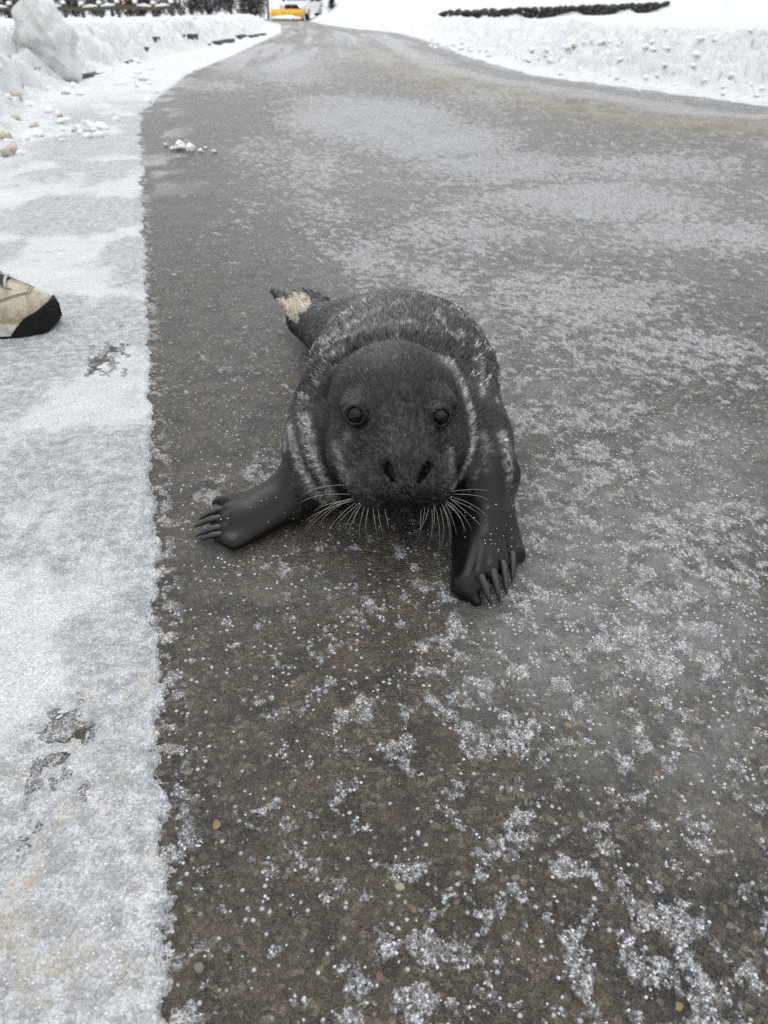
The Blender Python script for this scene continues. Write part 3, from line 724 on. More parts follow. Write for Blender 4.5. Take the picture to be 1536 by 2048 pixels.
rgb = coat_rgb(w, cr, (.0125, .0128, .0136), rng.random(n)); stk = .6*vnoise(P[:, 0]*420, P[:, 1]*240, P[:, 2]*420, seed=231)+.4*rng.random(n); rgb *= (.25+2.6*stk**2.4)[:, None]; rgb *= (1-.62*isf)[:, None]; rgb *= (1-.6*sst(.095, .05, np.linalg.norm(P-(NOSE+vec(0, 0, -.035)), axis=1))*(1-w))[:, None]
me = np_mesh('fur', FV, FF); attr(me, 'coat', np.repeat(rgb, 5, 0))
attr(me, 'wet', np.repeat(isf, 5))
cl_ = np.stack([vnoise(P[:, 0]*300+i*40, P[:, 1]*200, P[:, 2]*300, seed=240+i)-.5 for i in range(3)], -1)
sn_ = N+(.14-.04*isf)[:, None]*rng.normal(size=(n, 3))+(.95-.45*isf)[:, None]*cl_-d1*.25; sn_ /= np.linalg.norm(sn_, axis=1)[:, None]
a_ = me.attributes.new('hair_normal', 'FLOAT_VECTOR', 'POINT'); a_.data.foreach_set('vector', np.repeat(sn_, 5, 0).astype(np.float32).ravel())
t = NT('wet_fur')
FUR = t.bsdf(Base_Color=t.att('coat').outputs['Color'], Roughness=t.math('SUBTRACT', .38, t.math('MULTIPLY', t.att('wet').outputs['Fac'], .16)), Specular_IOR_Level=.5, IOR=t.math('SUBTRACT', 1.66, t.math('MULTIPLY', t.att('wet').outputs['Fac'], .26)), Normal=t.att('hair_normal').outputs['Vector'])
tag(sp(link('fur', me, FUR)), kind='stuff')
# ---- eyes
t = NT('seal_eye'); EYE = t.bsdf(Base_Color=(.006, .005, .005), Roughness=.04, IOR=1.36)
v, fc = ico(4)
for E, nn in EYES: sp(link('eyeball', np_mesh('eyeball', E-nn*.0014+v*.0114, fc), EYE))
# ---- claws
t = NT('claw_horn'); CLAW = t.bsdf(Base_Color=t.mix(t.noise(300), (.016, .016, .017), (.048, .047, .046)), Roughness=.38, Normal=t.bump(t.noise(500), .3, .001))
for side_, BB, TT in ((0, LB, LT), (1, RB, RT)):
    for i, (bb, tt) in enumerate(zip(BB, TT)):
        if side_ == 1 and i == 0: continue
        dd = tt-bb; st = bb+dd*.05+vec(0, 0, .006); md = bb+dd*.5+vec(0, 0, .007)
        m = MB(); m.tube([st, bb+dd*.2+vec(0, 0, .0075), md, bb+dd*.8+vec(0, 0, .004), tt+vec(0, 0, .0005)], [.0024, .0044, .0047, .0034, .0007], 8)
        sp(m.build('claw', CLAW, None, True))
for (ax_, ay, yy) in ((546, 586, 1.70), (557, 588, 1.71), (571, 590, 1.715)):
    p = PY(ax_, ay, yy); m = MB(); m.tube([p-vec(-.006, .008, .012), p, p+vec(-.003, .004, .012)], [.003, .003, .0006], 6); sp(m.build('claw', CLAW, None, True))
# ---- whiskers
t = NT('whisker'); WHI = t.bsdf(Base_Color=t.mix(t.noise(90), (.16, .14, .12), (.42, .39, .34)), Roughness=.35)
def whisker(r, e, sag, rad=.00030):
    p, nn = surf(*r); L = None
    while p[1] > .86 and abs(r[0]-800) > 20 and r[1] > 900: r = (r[0]+(4 if r[0] < 800 else -4), r[1]-1); p, nn = surf(*r)
    d = np.linalg.norm(np.array(e)-np.array(r)); yend = min(p[1]-.010-.00005*d, .835 if r[1] > 900 else 9)
    q = PY(e[0], e[1], max(yend, .70)); q[2] = max(q[2], .003)
    c1 = p+nn*.022+(q-p)*.30+vec(0, 0, sag); ts = np.linspace(0, 1, 9)[:, None]
    C = (1-ts)**2*(p-nn*.002)+2*ts*(1-ts)*c1+ts**2*q
    C[:, 2] = np.maximum(C[:, 2], .0025)
    m = MB(); m.tube(C, list(np.linspace(rad*1.25, rad*.4, 9)), 4, False); sp(m.build('whisker', WHI, None, True))
for r, e, s in [((690, 1000), (607, 1070), .012), ((684, 1003), (610, 1060), .020), ((696, 1006), (612, 1040), .016), ((700, 1010), (655, 1066), .008), ((706, 1012), (668, 1058), .008),
                ((690, 992), (600, 1005), .016), ((694, 1002), (640, 1048), .010), ((712, 1014), (692, 1062), .004), ((718, 1016), (700, 1078), .004), ((728, 1016), (722, 1086), .004),
                ((736, 1018), (736, 1076), .002), ((746, 1018), (756, 1082), .003), ((756, 1020), (768, 1070), .002), ((704, 1000), (628, 1022), .012), ((722, 1010), (712, 1050), .003),
                ((850, 1018), (830, 1088), .003), ((858, 1018), (818, 1070), .003), ((864, 1018), (856, 1090), .003), ((872, 1016), (876, 1110), .004), ((880, 1014), (880, 1098), .004),
                ((886, 1012), (896, 1128), .008), ((892, 1010), (915, 1128), .010), ((896, 1008), (938, 1106), .014), ((900, 1004), (950, 1080), .016), ((904, 1000), (972, 1062), .018),
                ((906, 996), (984, 1046), .018), ((906, 990), (976, 1000), .016), ((904, 984), (978, 982), .014), ((868, 1012), (866, 1060), .002), ((890, 1004), (928, 1070), .010), ((898, 998), (962, 1030), .014), ((884, 1008), (902, 1080), .006),
                ((676, 975), (606, 990), .014), ((842, 1020), (842, 1064), .001), ((770, 1020), (776, 1056), .001)]:
    whisker(r, e, s)
# a few brow hairs
for r, e in (((740, 780), (716, 738)), ((735, 786), (706, 744)), ((742, 772), (726, 732)), ((862, 784), (878, 748))): whisker(r, e, .004, .00018)
# ---- ice beads caught in the coat
bx = []
for k in range(46):
    px, py = (rng.uniform(930, 1035), rng.uniform(1010, 1120)) if k < 28 else ((rng.uniform(440, 600), rng.uniform(990, 1080)) if k < 42 else (rng.uniform(690, 760) if k % 2 else rng.uniform(870, 925), rng.uniform(950, 1010)))
    p, nn = surf(px, py)
    if p[1] < 1.1: bx.append(p+nn*.0022)
bx = np.array(bx); o = scatter('ice_bead_dusting', bx, .0005+.0006*rng.random(len(bx)), ICE_WHITE, None, None); sp(o)
for k in ('label', 'category'):
    if k in o: del o[k]
# ================================================================== SHOE
def build_shoe():
    root = tag(empty('sneaker', (-.728, 1.68, .004), math.radians(8)), 'scuffed cream leather sneaker with black toe rubber standing on packed snow', 'shoe')
    U = np.array([0, .006, .016, .03, .05, .075, .10, .13, .16, .20, .25, .29, .305])
    HW = np.array([.0006, .024, .036, .046, .052, .056, .057, .055, .050, .045, .043, .034, .006])
    TOP = np.array([.050, .066, .076, .084, .093, .106, .120, .134, .142, .144, .138, .132, .120])
    BOT = np.array([.026, .018, .011, .005, .001, 0, 0, 0, .001, .003, .001, .002, .008])
    us = np.concatenate([np.linspace(0, .03, 10), np.linspace(.034, .305, 46)])
    hw, tp, bt = np.interp(us, U, HW), np.interp(us, U, TOP), np.interp(us, U, BOT); cy = -.010*np.sin(np.clip(us/.3, 0, 1)*3.1)
    def shell(off, th0, th1, nt=26, sl=None, sole=.026, p=2.6):
        i = np.arange(len(us)) if sl is None else sl
        th = np.linspace(th0, th1, nt); c, s = np.cos(th), np.sin(th)
        zb = bt[i]+sole
        Yy = (hw[i]+off)[:, None]*(np.sign(c)*np.abs(c)**(2/p))[None]+cy[i][:, None]; Zz = zb[:, None]-.004+(tp[i]+off-zb+.004)[:, None]*(np.abs(s)**(2/2.2))[None]
        Xx = -us[i][:, None]+0*Yy+off*np.exp(-us[i]/.01)[:, None]
        V = np.stack([Xx, Yy, Zz], -1); n, m = len(i), nt
        k = np.arange(n-1)[:, None]*m+np.arange(m-1)[None]; F = np.stack([k, k+1, k+m+1, k+m], -1).reshape(-1, 4)
        return V, F
    t = NT('worn_leather'); n1 = t.noise(35, 5, .65); n2 = t.noise(140, 3)
    c = t.mix(t.step(n1, .38, .66), (.50, .45, .35), (.30, .255, .18)); c = t.mix(t.math('MULTIPLY', t.step(n2, .56, .72), .5), c, (.16, .13, .09))
    LEA = t.bsdf(Base_Color=c, Roughness=.5, Normal=t.bump(t.math('ADD', n1, t.math('MULTIPLY', n2, .5)), .5, .003))
    V, F = shell(0, 0, math.pi); link('upper', np_mesh('upper', V.reshape(-1, 3), F), LEA, root)
    # midsole and outsole
    def slab(z0, z1, off, name, mat):
        m = MB(); Lf, Rt = [], []
        for i in range(0, len(us)): Lf.append((-us[i]+off*.8*math.exp(-us[i]/.01), cy[i]-hw[i]-off)); Rt.append((-us[i]+off*.8*math.exp(-us[i]/.01), cy[i]+hw[i]+off))
        ring = Lf+Rt[::-1]; n = len(ring); b = list(bt)+list(bt[::-1])
        V = [(x, y, b[i]+z0) for i, (x, y) in enumerate(ring)]+[(x, y, b[i]+z1) for i, (x, y) in enumerate(ring)]
        Fc = [(i, (i+1) % n, (i+1) % n+n, i+n) for i in range(n)]
        h = len(us)
        for base in (0, n):
            for i in range(h-1): Fc.append((base+i, base+i+1, base+n-2-i, base+n-1-i))
        m.add(V, Fc); return m.build(name, mat, root)
    RUB = plain('black_rubber', (.006, .006, .0065), .7, .4, 90, .6, 250, .003, Specular_IOR_Level=.25); MID = plain('midsole_foam', (.52, .50, .45), .6, .2, 60, .2, 200)
    slab(.0075, .030, .004, 'midsole', MID); slab(0, .0085, .0035, 'outsole', RUB)
    # black toe bumper wrapping up over the midsole
    sl = np.where(us < .092)[0]; nt = 60; th = np.linspace(0, math.pi, nt)
    V, _ = shell(.0066, 0, math.pi, nt, sl, sole=.0); Z = V[..., 2]; up_lim = np.interp(us[sl], [0, .02, .055, .075, .092], [.052, .050, .042, .024, .004])[:, None]
    V[..., 2] = np.minimum(Z, bt[sl][:, None]+up_lim); n, m = len(sl), nt
    k = np.arange(n-1)[:, None]*m+np.arange(m-1)[None]; Fq = np.stack([k, k+1, k+m+1, k+m], -1)
    flat = (Z > bt[sl][:, None]+up_lim); bad = flat[:-1, :-1] & flat[1:, 1:] & flat[1:, :-1] & flat[:-1, 1:]
    link('toe_bumper', np_mesh('toe_bumper', V.reshape(-1, 3), Fq[~bad]), RUB, root)
    # stitched seams
    t = NT('seam_thread'); SEAM = t.bsdf(Base_Color=(.20, .16, .11), Roughness=.8)
    Vs, _ = shell(.0012, 0, math.pi, 61)
    def on(u, q, lift=0.0):
        i = int(np.clip(np.searchsorted(us, u)-1, 0, len(us)-2)); fu = float(np.clip((u-us[i])/(us[i+1]-us[i]), 0, 1)); j = int(min(q*60, 59)); fq = q*60-j
        p = (Vs[i, j]*(1-fq)+Vs[i, j+1]*fq)*(1-fu)+(Vs[i+1, j]*(1-fq)+Vs[i+1, j+1]*fq)*fu; p = p.copy(); p[2] += lift; return p
    for off in (0, .005):
        m = MB(); m.tube([on(.040+off+.42*max(0, abs(q-.5)-.10)**1.3, q) for q in np.linspace(.12, .88, 34)], .0007, 5); m.build('seam', SEAM, root, True)
    for s in (0, 1):
        m = MB(); m.tube([on(u, (.36 if s == 0 else .64)+(u-.07)*(.4 if s else -.4)) for u in np.linspace(.072, .20, 16)], .0011, 5); m.build('seam', SEAM, root, True)
    # tongue and laces
    TON = plain('dark_mesh_lining', (.025, .026, .032), .8, .3, 200, .4, 400)
    sl = np.where((us > .078) & (us < .22))[0]; V, F = shell(.0016, .37*math.pi, .63*math.pi, 14, sl); link('tongue', np_mesh('tongue', V.reshape(-1, 3), F), TON, root)
    LAC = plain('grey_lace', (.42, .39, .36), .8, .15, 200, .4, 700, .002)
    for j, u in enumerate((.086, .104, .122, .140, .160)):
        m = MB(); m.tube([on(u+.006*(k-.5)*(1 if j % 2 else -1), .34+.32*k, .002+.003*math.sin(k*3.14)) for k in np.linspace(0, 1, 10)], .0034, 7); m.build('lace', LAC, root, True)
    b0 = on(.10, .5, .004)
    m = MB(); m.tube([b0+vec(-.10, .01, .055), b0+vec(-.055, .0, .050), b0+vec(-.022, -.004, .030), b0+vec(-.006, -.006, .012), b0+vec(-.004, -.010, .004), b0+vec(-.02, -.012, .006), b0+vec(-.06, -.012, .012)], .0022, 7); m.build('lace', LAC, root, True)
    m = MB(); m.tube([b0+vec(-.01, -.006, .008), on(.085, .48, .006), on(.062, .47, .003), on(.045, .46, .002)], .0018, 6); m.build('lace', LAC, root, True)
    # collar opening
    m = MB(); m.tube([(-.232+.052*math.cos(a), .026*math.sin(a)-.006, .112+.010*math.cos(a)) for a in np.linspace(0, 6.283, 24)], .006, 8, False); m.build('collar', TON, root, True)
build_shoe()

# ================================================================== SNOW BLOCKS AND CLUMPS
def ground_z(x, y): return float(snow_height(np.array([x]), np.array([y]))[0][0])
t = NT('clump_snow'); big = t.noise(5, 5, .65); sm = t.noise(40, 4, .6)
c = t.mix(t.step(big, .42, .70), (.88, .89, .895), (.78, .77, .74)); c = t.mix(t.math('MULTIPLY', t.step(sm, .58, .75), .35), c, (.50, .43, .33))
CLUMP = t.bsdf(Base_Color=c, Roughness=.55, Normal=t.bump(sm, .35, .012))
t = NT('gritty_clump_snow'); big = t.noise(4, 5, .65); c = t.mix(t.step(big, .35, .6), (.66, .63, .56), (.42, .36, .27)); GRIT = t.bsdf(Base_Color=c, Roughness=.7, Normal=t.bump(t.noise(18, 4), .4, .015))
def rock(seed, sub=4, rough=.5, scale=1.5):
    v, f = ico(sub); v = v.copy()
    d = 1+rough*(fbm(v[:, 0]*scale+seed, v[:, 1]*scale-seed, v[:, 2]*scale+seed*.3, oct=4, seed=300+seed)-.5)*1.6
    g = np.random.default_rng(seed)
    v = v*d[:, None]
    for k in range(9):                                         # broken facets
        nn = nrmz(g.normal(size=3)); h = v @ nn; lim = .62+.25*g.random(); v -= np.clip(h-lim, 0, None)[:, None]*nn*.85
    return v, f
t = NT('block_snow'); big = t.noise(6, 5, .65); sm = t.noise(22, 5, .65)
c = t.mix(t.step(big, .40, .62), (.70, .715, .715), (.56, .56, .54)); c = t.mix(t.math('MULTIPLY', t.step(sm, .54, .70), .55), c, (.40, .34, .26))
BLOCK = t.bsdf(Base_Color=c, Roughness=.5, Normal=t.bump(sm, .5, .03))
# the tall ice block on the bank
p = PZ(112, 168); bz = ground_z(p[0], p[1]+.15)
v, f = rock(5, 5, .42, 1.3); v[:, 2] = v[:, 2]
V = v*np.array([.29, .24, .40]); V[:, 0] += -.05*(V[:, 2]/.36); V[:, 2] += .33
V[:, :2] *= (1+.42*sst(.35, .0, V[:, 2]))[:, None]; d = fbm(V[:, 0]*5, V[:, 1]*5, V[:, 2]*5, oct=2, seed=320)-.5; V += (v/np.linalg.norm(v, axis=1)[:, None])*(d*.16)[:, None]
V[:, 2] += .10*np.exp(-((V[:, 0]+.10)/.07)**2)*(V[:, 2] > .45)
d = fbm(V[:, 0]*16, V[:, 1]*16, V[:, 2]*16, oct=4, seed=321)-.5; V += (v/np.linalg.norm(v, axis=1)[:, None])*(d*.05)[:, None]
o = tag(link('snow_block', np_mesh('snow_block', V, f), BLOCK), 'big upright block of dirty ploughed snow on the bank by the kerb', 'snow block'); o.location = (p[0]-.02, p[1]+.12, -.02)
CM = []
for k in range(6):
    v, f = rock(20+k, 3, 1.0, 2.6); mm = np_mesh('snow_clump', v*np.array([1, .85, .7]), f); mm.materials.append(CLUMP); CM.append(mm)
GM = []
for k in range(3):
    v, f = rock(40+k, 3, 1.0, 2.4); mm = np_mesh('gritty_snow_clump', v*np.array([1, .85, .7]), f); mm.materials.append(GRIT); GM.append(mm)
def clump(meshes, name, px, py, wpx, label, group, onroad=False, sink=.38):
    p = PZ(px, py); z = 0 if onroad else None
    for it in range(6):
        if onroad: break
        z = ground_z(p[0], p[1]); p = p*.5+.5*PZ(px, py, z)
    z = 0.0 if onroad else ground_z(p[0], p[1])
    r = wpx/2/FPX*(p[1]*CP+(CAM_H-z)*SP)
    o = bpy.data.objects.new(name, meshes[rng.integers(len(meshes))]); COL.objects.link(o)
    o.location = (p[0], p[1], z+r*.7*(1-sink*2)); o.scale = (r, r, r*(.8+.3*rng.random())); o.rotation_euler = (0, 0, rng.random()*6.3)
    return tag(o, label, 'snow clump', group)
for px, py, w_ in ((360, 300, 30), (382, 302, 26), (345, 300, 12), (402, 304, 12), (428, 306, 12), (332, 292, 9), (412, 298, 8)):
    clump(CM, 'snow_clump', px, py, w_, 'loose white snow lump dropped on bare asphalt near the verge', 'lumps of snow dropped on the asphalt', True, .15)
for px, py, w_ in ((28, 236, 30), (10, 280, 34), (22, 308, 40), (68, 254, 22), (40, 170, 18), (82, 172, 16), (10, 128, 34), (30, 140, 24), (150, 262, 14), (130, 190, 14), (120, 232, 12)):
    clump(GM, 'gritty_snow_clump', px, py, w_, 'brown gritty snow clump scattered at the foot of the kerbside bank', 'gritty snow clumps by the kerb')
for k in range(60):
    px = rng.uniform(-10, 330); py = 165+150*rng.random()-px*.15
    clump(CM, 'snow_clump', px, py, rng.uniform(6, 26), 'white snow clump among the rubble at the foot of the kerbside bank', 'white snow clumps by the kerb')
for px, py, w_ in ((180, 262, 40), (208, 258, 26), (160, 268, 20), (232, 240, 16), (290, 160, 26), (265, 158, 18), (300, 140, 20), (245, 168, 22), (55, 285, 36), (75, 275, 30)):
    clump(CM, 'snow_clump', px, py, w_, 'white snow clump among the rubble at the foot of the kerbside bank', 'white snow clumps by the kerb')
for k in range(120):
    s = rng.random(); px = 860+690*s; py = 95+95*s+rng.uniform(-38, 10)*(.4+.6*s)
    clump(CM if rng.random() < .93 else GM, 'snow_clump', px, py, rng.uniform(5, 17), 'small snow clump on the face of the ploughed bank opposite the kerb', 'clumps on the lawn-side bank', sink=.28)

# ================================================================== KERB, WALL, GUARD RAIL
KER = plain('dark_granite', (.045, .045, .038), .75, .4, 20, .5, 60, .01)
def kerb(px0, py0, px1, py1, hh):
    a, b = PZ(px0, py0), PZ(px1, py1); c = (a+b)/2; L = np.linalg.norm(b-a)*.88; gz0 = max(0, ground_z(c[0], c[1]))
    m = MB(); m.box((0, 0, hh/2-.03), (L, .16, hh+.06)); o = m.build('kerb_stone', KER, None, False, .012)
    o.location = (c[0], c[1], gz0-.02); o.rotation_euler = (0, 0, math.atan2(b[1]-a[1], b[0]-a[0]))
    tag(o, 'dark granite kerb stone showing under the kerbside snow bank', 'kerb', 'kerb stones under the snow bank')
    return c
for q in ((118, 167, 168, 157, .030), (168, 157, 205, 150, .034), (242, 134, 260, 130, .035), (283, 121, 296, 117, .035), (304, 113, 316, 110, .035), (376, 99, 392, 96, .045), (404, 96, 420, 92, .045), (424, 92, 466, 85, .05), (474, 80, 488, 77, .05), (496, 77, 530, 71, .06)): kerb(*q)

WS = [plain('wall_stone_%d' % i, cc, .8, .4, 9, .5, 30, .02) for i, cc in enumerate([(.035, .035, .032), (.055, .053, .045), (.028, .030, .026), (.07, .065, .055)])]
d = WALL_B-WALL_A; Lw = np.linalg.norm(d); ang = math.atan2(d[1], d[0]); zb = .02
wall = tag(empty('stone_wall', (WALL_A[0], WALL_A[1], zb), ang), 'low dark dry-stone retaining wall showing between two sheets of snow', 'wall')
WM = []
for k in range(8):
    v, f = rock(60+k, 2, .5, 1.4); mm = np_mesh('stone', v*np.array([.5, .5, .5]), f, False); mm.materials.append(WS[k % 4]); WM.append(mm)
for row in range(4):
    xx = -.1
    while xx < Lw:
        w_ = rng.uniform(.18, .46); o = bpy.data.objects.new('stone', WM[rng.integers(8)]); COL.objects.link(o); o.parent = wall
        o.location = (xx+w_/2, rng.uniform(-.04, .04), .07+row*.145+.035*xx*.9); o.scale = (w_*1.35, .40, rng.uniform(.19, .27)); o.rotation_euler = (rng.uniform(-.3, .3), rng.uniform(-.25, .25), rng.uniform(-.3, .3)); xx += w_

WOOD = plain('weathered_post_wood', (.085, .078, .055), .85, .3, 12, .4, 40, .01)
CAPS = plain('cap_snow', (.86, .87, .88), .6, .05, 10, .3, 20, .02)
gy = 62.0; gz = ground_z(-20, gy)
x0, x1 = (-14-768)*gy*CP/FPX, (345-768)*gy*CP/FPX
rail = tag(empty('guard_rail', (x0, gy, gz)), 'weathered wooden guard rail with snow-capped posts in front of the brush', 'guard rail')
np_ = 11; dx = (x1-x0)/(np_-1)
for i in range(np_):
    zz = ground_z(x0+i*dx, gy)-gz
    MB().box((i*dx, 0, zz+.35), (.20, .20, .98)).build('post', WOOD, rail, False, .02)
    v, f = ico(2); link('snow_cap', np_mesh('snow_cap', v*np.array([.17, .17, .13])+np.array([i*dx-.03, 0, zz+.87]), f), CAPS, rail)
    if i < np_-1:
        z2 = ground_z(x0+(i+1)*dx, gy)-gz
        MB().add([(i*dx, -.14, zz+.42), ((i+1)*dx, -.14, z2+.42), ((i+1)*dx, -.14, z2+.66), (i*dx, -.14, zz+.66), (i*dx, -.22, zz+.42), ((i+1)*dx, -.22, z2+.42), ((i+1)*dx, -.22, z2+.66), (i*dx, -.22, zz+.66)],
                 [(0, 1, 2, 3), (7, 6, 5, 4), (0, 4, 5, 1), (1, 5, 6, 2), (2, 6, 7, 3), (3, 7, 4, 0)]).build('rail', WOOD, rail)
        if i % 3 != 1: MB().tube([(i*dx+.1, -.18, zz+.67), ((i+.5)*dx, -.18, (zz+z2)/2+.71), ((i+.9)*dx, -.18, z2+.67)], [.05, .09, .05], 8).build('snow_ridge', CAPS, rail, True)

# ================================================================== SHRUBS AND TREES
BARK = [plain('twig_brown', (.075, .062, .052), .85, .3, 8), plain('twig_red', (.115, .062, .046), .85, .3, 8), plain('twig_grey', (.10, .095, .088), .85, .3, 8), plain('twig_olive', (.07, .068, .045), .85, .3, 8)]
def shrub(px, y, h, w, mat, label, ntw=560, snow=True, name='bare_shrub', group='bare shrubs behind the guard rail'):
    x = (px-768)*y*CP/FPX; z = ground_z(x, y); r = empty(name, (x, y, z-.05)); tag(r, label, 'shrub', group)
    g = np.random.default_rng(abs(int(px*7+y))); st = MB(); tw = MB(); sn = MB()
    for k in range(9):
        a = g.random()*6.28; rr_ = .25*w*g.random(); b = vec(rr_*math.cos(a), rr_*math.sin(a), 0); e = b+vec((g.random()-.5)*w*.7, (g.random()-.5)*w*.5, h*(.6+.4*g.random())); md = (b+e)/2+g.normal(size=3)*.08*h
        st.tube([b, md, e], [.035, .024, .008], 5)
        for q in range(ntw//9):
            t_ = .12+.88*g.random(); s0 = (1-t_)**2*b+2*t_*(1-t_)*md+t_**2*e; dd = nrmz(g.normal(size=3)*np.array([1, .8, .6])+vec(0, 0, .55)); ln = (.25+.5*g.random())*h*.34
            s1 = s0+dd*ln*.5+g.normal(size=3)*.03*h; tw.tube([s0, s1, s1+dd*ln*.5+g.normal(size=3)*.05*h], [.026, .018, .008], 3, False)
            if snow and g.random() < .16: sn.tube([s0+vec(0, 0, .015), s1+vec(0, 0, .03)], [.02, .028], 4)
    st.build('stem', mat, r, True); tag(tw.build('twigs', mat, r, True), kind='stuff')
    if snow: tag(sn.build('settled_snow', CAPS, r, True), kind='stuff')
dk = 'dark tangled bare shrub with snow on its twigs right behind the guard rail posts'
for px, y, h, w_ in ((-30, 68, 2.6, 2.4), (20, 70, 2.8, 2.6), (62, 69, 2.4, 2.2), (100, 72, 2.6, 2.6), (150, 74, 2.3, 2.4), (195, 76, 2.2, 2.4), (385, 84, 2.4, 2.4), (420, 82, 2.6, 2.6), (460, 80, 2.6, 2.4), (500, 82, 2.8, 2.4), (0, 84, 3.4, 3), (45, 86, 3.2, 3), (90, 88, 3.4, 3), (135, 86, 3.0, 3), (180, 90, 3.2, 3), (235, 90, 3.2, 3), (290, 92, 3.2, 3), (345, 94, 3.2, 3), (400, 94, 3.4, 3), (440, 95, 3.2, 3), (485, 94, 3.2, 3), (520, 94, 3.0, 2.6)):
    if px > 370: lb_, gp_ = 'dark tangled bare shrub with snowy twigs on the bank ahead of the plough truck', 'brush ahead of the plough truck'
    elif y > 83: lb_, gp_ = 'tall dark bare shrub in the back row beyond the guard rail', 'back row of brush beyond the guard rail'
    else: lb_, gp_ = dk, 'bare shrubs behind the guard rail'
    shrub(px, y, h, w_, BARK[0 if px < 110 else (3 if px < 250 else 0)], lb_, group=gp_)
for px, y, h in ((258, 67, 1.35), (285, 67, 1.45), (312, 67, 1.35)): shrub(px, y, h, 1.7, BARK[1], 'dense reddish brown bare shrub at the end of the guard rail', 620, False, group='reddish shrubs')
for px, y, h in ((340, 80, 1.3), (362, 82, 1.3)): shrub(px, y, h, 2.0, BARK[1], 'low reddish twig clump between the reddish shrubs and the dark brush', 300, True, group='low red twigs')
shrub(634, 72, 2.2, 1.5, BARK[2], 'upright grey bare shrub beside the plough truck', 460, False, group='grey shrub')
for px in (702, 722, 742, 764, 784): shrub(px, 92, 1.5, 1.4, BARK[1], 'small reddish bare sapling clump on the snow slope past the plough truck', 160, False, group='saplings on the slope')
def tree(px, y, h, r0, mat, label):
    x = (px-768)*y*CP/FPX; z = ground_z(x, y); rt = tag(empty('bare_tree', (x, y, z-.1)), label, 'tree', 'bare trees in the brush'); g = np.random.default_rng(abs(int(px+y)))
    tr = MB(); tr.tube([(0, 0, 0), (.05, 0, h*.3), (-.05, .05, h*.65), (.1, 0, h)], [r0*1.25, r0, r0*.6, r0*.15], 9); tr.build('trunk', mat, rt, True)
    cr_ = MB()
    for k in range(22):
        z0 = h*(.25+.7*g.random()); a = g.random()*6.28; L_ = h*.28*(1.2-z0/h); d_ = vec(math.cos(a), math.sin(a), .8); e = vec(0, 0, z0)+d_*L_; cr_.tube([(0, 0, z0), vec(0, 0, z0)+d_*L_*.5+g.normal(size=3)*.1, e], [r0*.35, r0*.22, .01], 5)
        for q in range(6):
            s0 = vec(0, 0, z0)+d_*L_*(.3+.7*g.random()); cr_.tube([s0, s0+nrmz(g.normal(size=3)+vec(0, 0, .6))*L_*.4], [.02, .005], 3, False)
    cr_.build('crown', mat, rt, True)
for px, y, h, r0, lb in ((108, 78, 6, .07, 'thin leaning bare tree among the dark brush'), (224, 80, 7, .14, 'stout bare tree behind the guard rail'), (361, 78, 6, .08, 'slim pale bare tree by the low red twigs'), (404, 86, 7.5, .14, 'tall bare tree in the dark brush before the plough truck'), (536, 84, 6.5, .09, 'slim bare tree beside the plough truck')):
    tree(px, y, h, r0, BARK[2 if r0 < .1 else 0], lb)
# small snow-laden conifer and the green box on the slope
GRN = plain('spruce_needles', (.020, .045, .028), .8, .4, 20)
def conifer(px, y, h):
    x = (px-768)*y*CP/FPX; z = ground_z(x, y); rt = tag(empty('young_conifer', (x, y, z-.05)), 'small dark green conifer bent over on the snow slope', 'tree'); g = np.random.default_rng(3)
    MB().tube([(0, 0, 0), (.05, 0, h*.5), (.0, 0, h)], [.05, .03, .01], 6).build('trunk', BARK[0], rt, True)
    m = MB()
    for k in range(420):
        t_ = g.random()**.8; a = g.random()*6.28; rad = (1-t_)*.62*h*(.6+.5*g.random())+.04; e = vec(rad*math.cos(a)*1.3, rad*math.sin(a), h*t_-.25*rad); s0 = vec(0, 0, h*t_+.05)
        pr = nrmz(np.cross(e-s0, vec(0, 0, 1)))*.05; m.add([s0, s0+(e-s0)*.6+pr, e, s0+(e-s0)*.6-pr], [(0, 1, 2, 3)])
    m.build('crown', GRN, rt)
conifer(664, 74, 1.0)
bx_ = (686-768)*96*CP/FPX; bz_ = ground_z(bx_, 96)
cab = tag(empty('green_cabinet', (bx_, 96, bz_-.1)), 'green utility cabinet far up the snow slope past the conifer', 'cabinet'); GC = plain('green_paint', (.06, .19, .10), .45, .15, 6)
MB().box((0, 0, .75), (1.0, .6, 1.5)).build('case', GC, cab, False, .03); MB().box((0, -.32, .78), (.86, .04, 1.2)).build('door', GC, cab, False, .01); MB().box((0, 0, 1.55), (1.1, .7, .10)).build('snow_cap', CAPS, cab, False, .03)

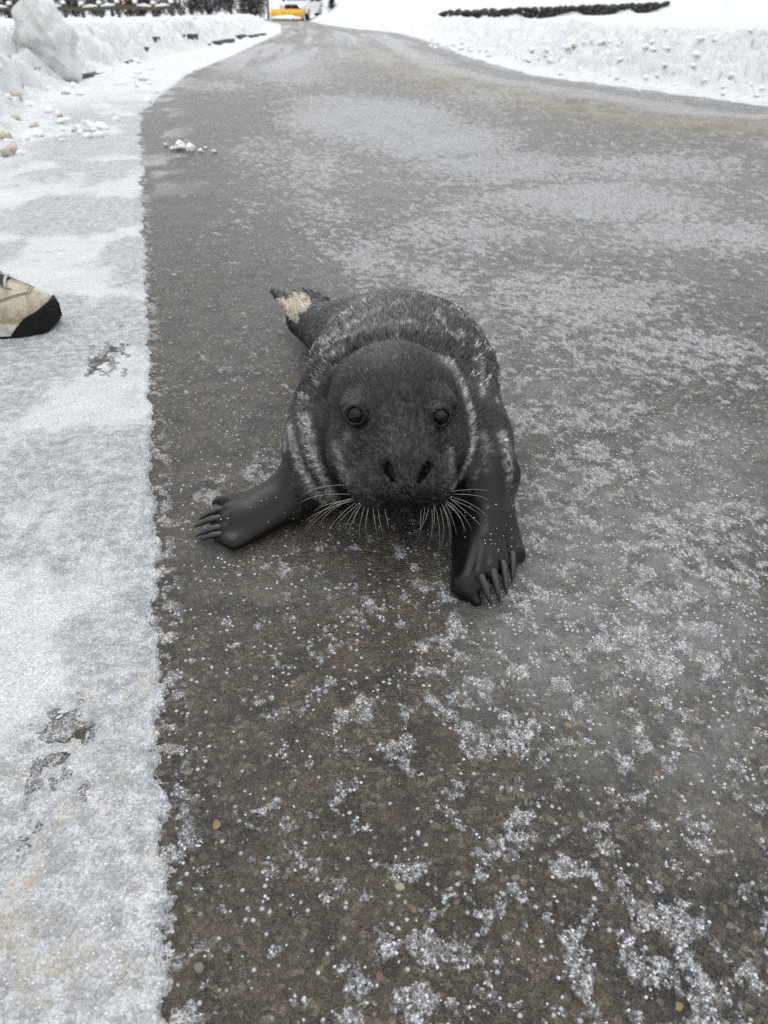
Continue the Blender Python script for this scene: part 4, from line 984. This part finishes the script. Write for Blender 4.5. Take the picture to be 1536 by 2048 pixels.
# ================================================================== PLOUGH TRUCK
def truck():
    y = 67.0; x = (585-768)*y*CP/FPX; r = tag(empty('plough_truck', (x, y, 0), math.radians(-9)), 'white pickup truck with a yellow snow plough and a lit headlamp', 'truck')
    WHT = plain('white_paint', (.74, .75, .76), .3, .06, 3, .05, 20); t = NT('truck_glass'); GLS = t.bsdf(Base_Color=(.03, .045, .045), Roughness=.05, Specular_IOR_Level=.8)
    YEL = plain('plough_yellow', (.72, .42, .025), .45, .18, 5, .2, 20, .01); BLK = plain('black_trim', (.015, .015, .016), .6, .3, 10); RIM = plain('steel_rim', (.35, .35, .36), .35, .2, 20, Metallic=.8)
    body = MB().prism([(0, .45), (0, .95), (.1, 1.12), (1.45, 1.22), (1.55, 1.22), (5.5, 1.22), (5.5, .5)], -.98, .98, 'x').build('body', WHT, r, False, .03)
    MB().prism([(1.4, 1.2), (2.1, 1.92), (3.55, 1.94), (3.75, 1.2)], -.86, .86, 'x').build('cab', WHT, r, False, .03)
    MB().add([(-.78, 1.44, 1.26), (.78, 1.44, 1.26), (.72, 2.03, 1.86), (-.72, 2.03, 1.86)], [(0, 1, 2, 3)]).build('windscreen', GLS, r)
    for s in (-1, 1):
        MB().add([(s*.868, 1.75, 1.26), (s*.868, 3.5, 1.26), (s*.868, 3.38, 1.84), (s*.868, 2.2, 1.84)], [(0, 1, 2, 3)]).build('side_window', GLS, r)
        MB().box((s*1.10, 1.75, 1.32), (.22, .10, .26)).build('mirror', BLK, r, False, .02)
        for yy in (.95, 4.5):
            w = empty('wheel', (s*.86, yy, .40)); w.parent = r
            MB().tube([(-.13, 0, 0), (-.10, 0, 0), (.10, 0, 0), (.13, 0, 0)], [.34, .40, .40, .34], 20).build('tyre', BLK, w, True)
            MB().tube([(-.14, 0, 0), (.14, 0, 0)], [.22, .22], 16).build('rim', RIM, w, True)
        t = NT('headlamp_lit' if s > 0 else 'headlamp_off')
        lm = t.bsdf(Base_Color=(.8, .8, .75), Roughness=.1, Emission_Color=(1, .86, .55), Emission_Strength=3.5 if s > 0 else .2)
        v, f = ico(2); link('headlight', np_mesh('headlight', v*np.array([.15 if s > 0 else .11, .05, .12])+np.array([s*.62, -.02, .99]), f), lm, r)
    gr_ = MB().box((0, -.01, .85), (1.1, .06, .30)).build('grille', BLK, r, False, .02)
    MB().box((0, -.08, .58), (1.9, .14, .20)).build('bumper', BLK, r, False, .03)
    bl = []
    for k in range(9):
        q = k/8; bl.append((-1.05-.16*math.sin(q*3.14)+.10*q, .10+.62*q))
    m = MB().prism(bl+[(a+.035, b) for a, b in bl[::-1]], -1.28, 1.28, 'x'); blade = m.build('plough_blade', YEL, r); blade.rotation_euler = (0, 0, math.radians(-6))
    MB().box((0, -1.0, .06), (2.5, .05, .10)).build('cutting_edge', BLK, blade)
    for s in (-1, -.33, .33, 1): MB().box((s*1.15, -.95, .40), (.07, .10, .55)).build('rib', YEL, blade)
    fr = MB(); fr.tube([(-.4, -.05, .45), (0, -.95, .35)], .06, 6); fr.tube([(.4, -.05, .45), (0, -.95, .35)], .06, 6); fr.tube([(0, -.1, .95), (0, -.9, .45)], .05, 6); fr.build('plough_frame', BLK, r)
    for s in (-1, 1): MB().tube([(s*1.25, -1.0, .7), (s*1.27, -1.0, 1.25)], .015, 6).build('edge_marker', YEL, r)
    v, f = ico(3); v2 = v*np.array([1.15, .35, .16]); v2[:, 2] += .25*(fbm(v[:, 0]*3, v[:, 1]*3, v[:, 2]*3, oct=3, seed=9)-.3)
    o = tag(link('snow_load', np_mesh('snow_load', v2, f), CLUMP), 'heap of loose snow pushed up against the yellow plough blade', 'snow heap'); o.location = (x-.35, y-1.3, .10)
truck()
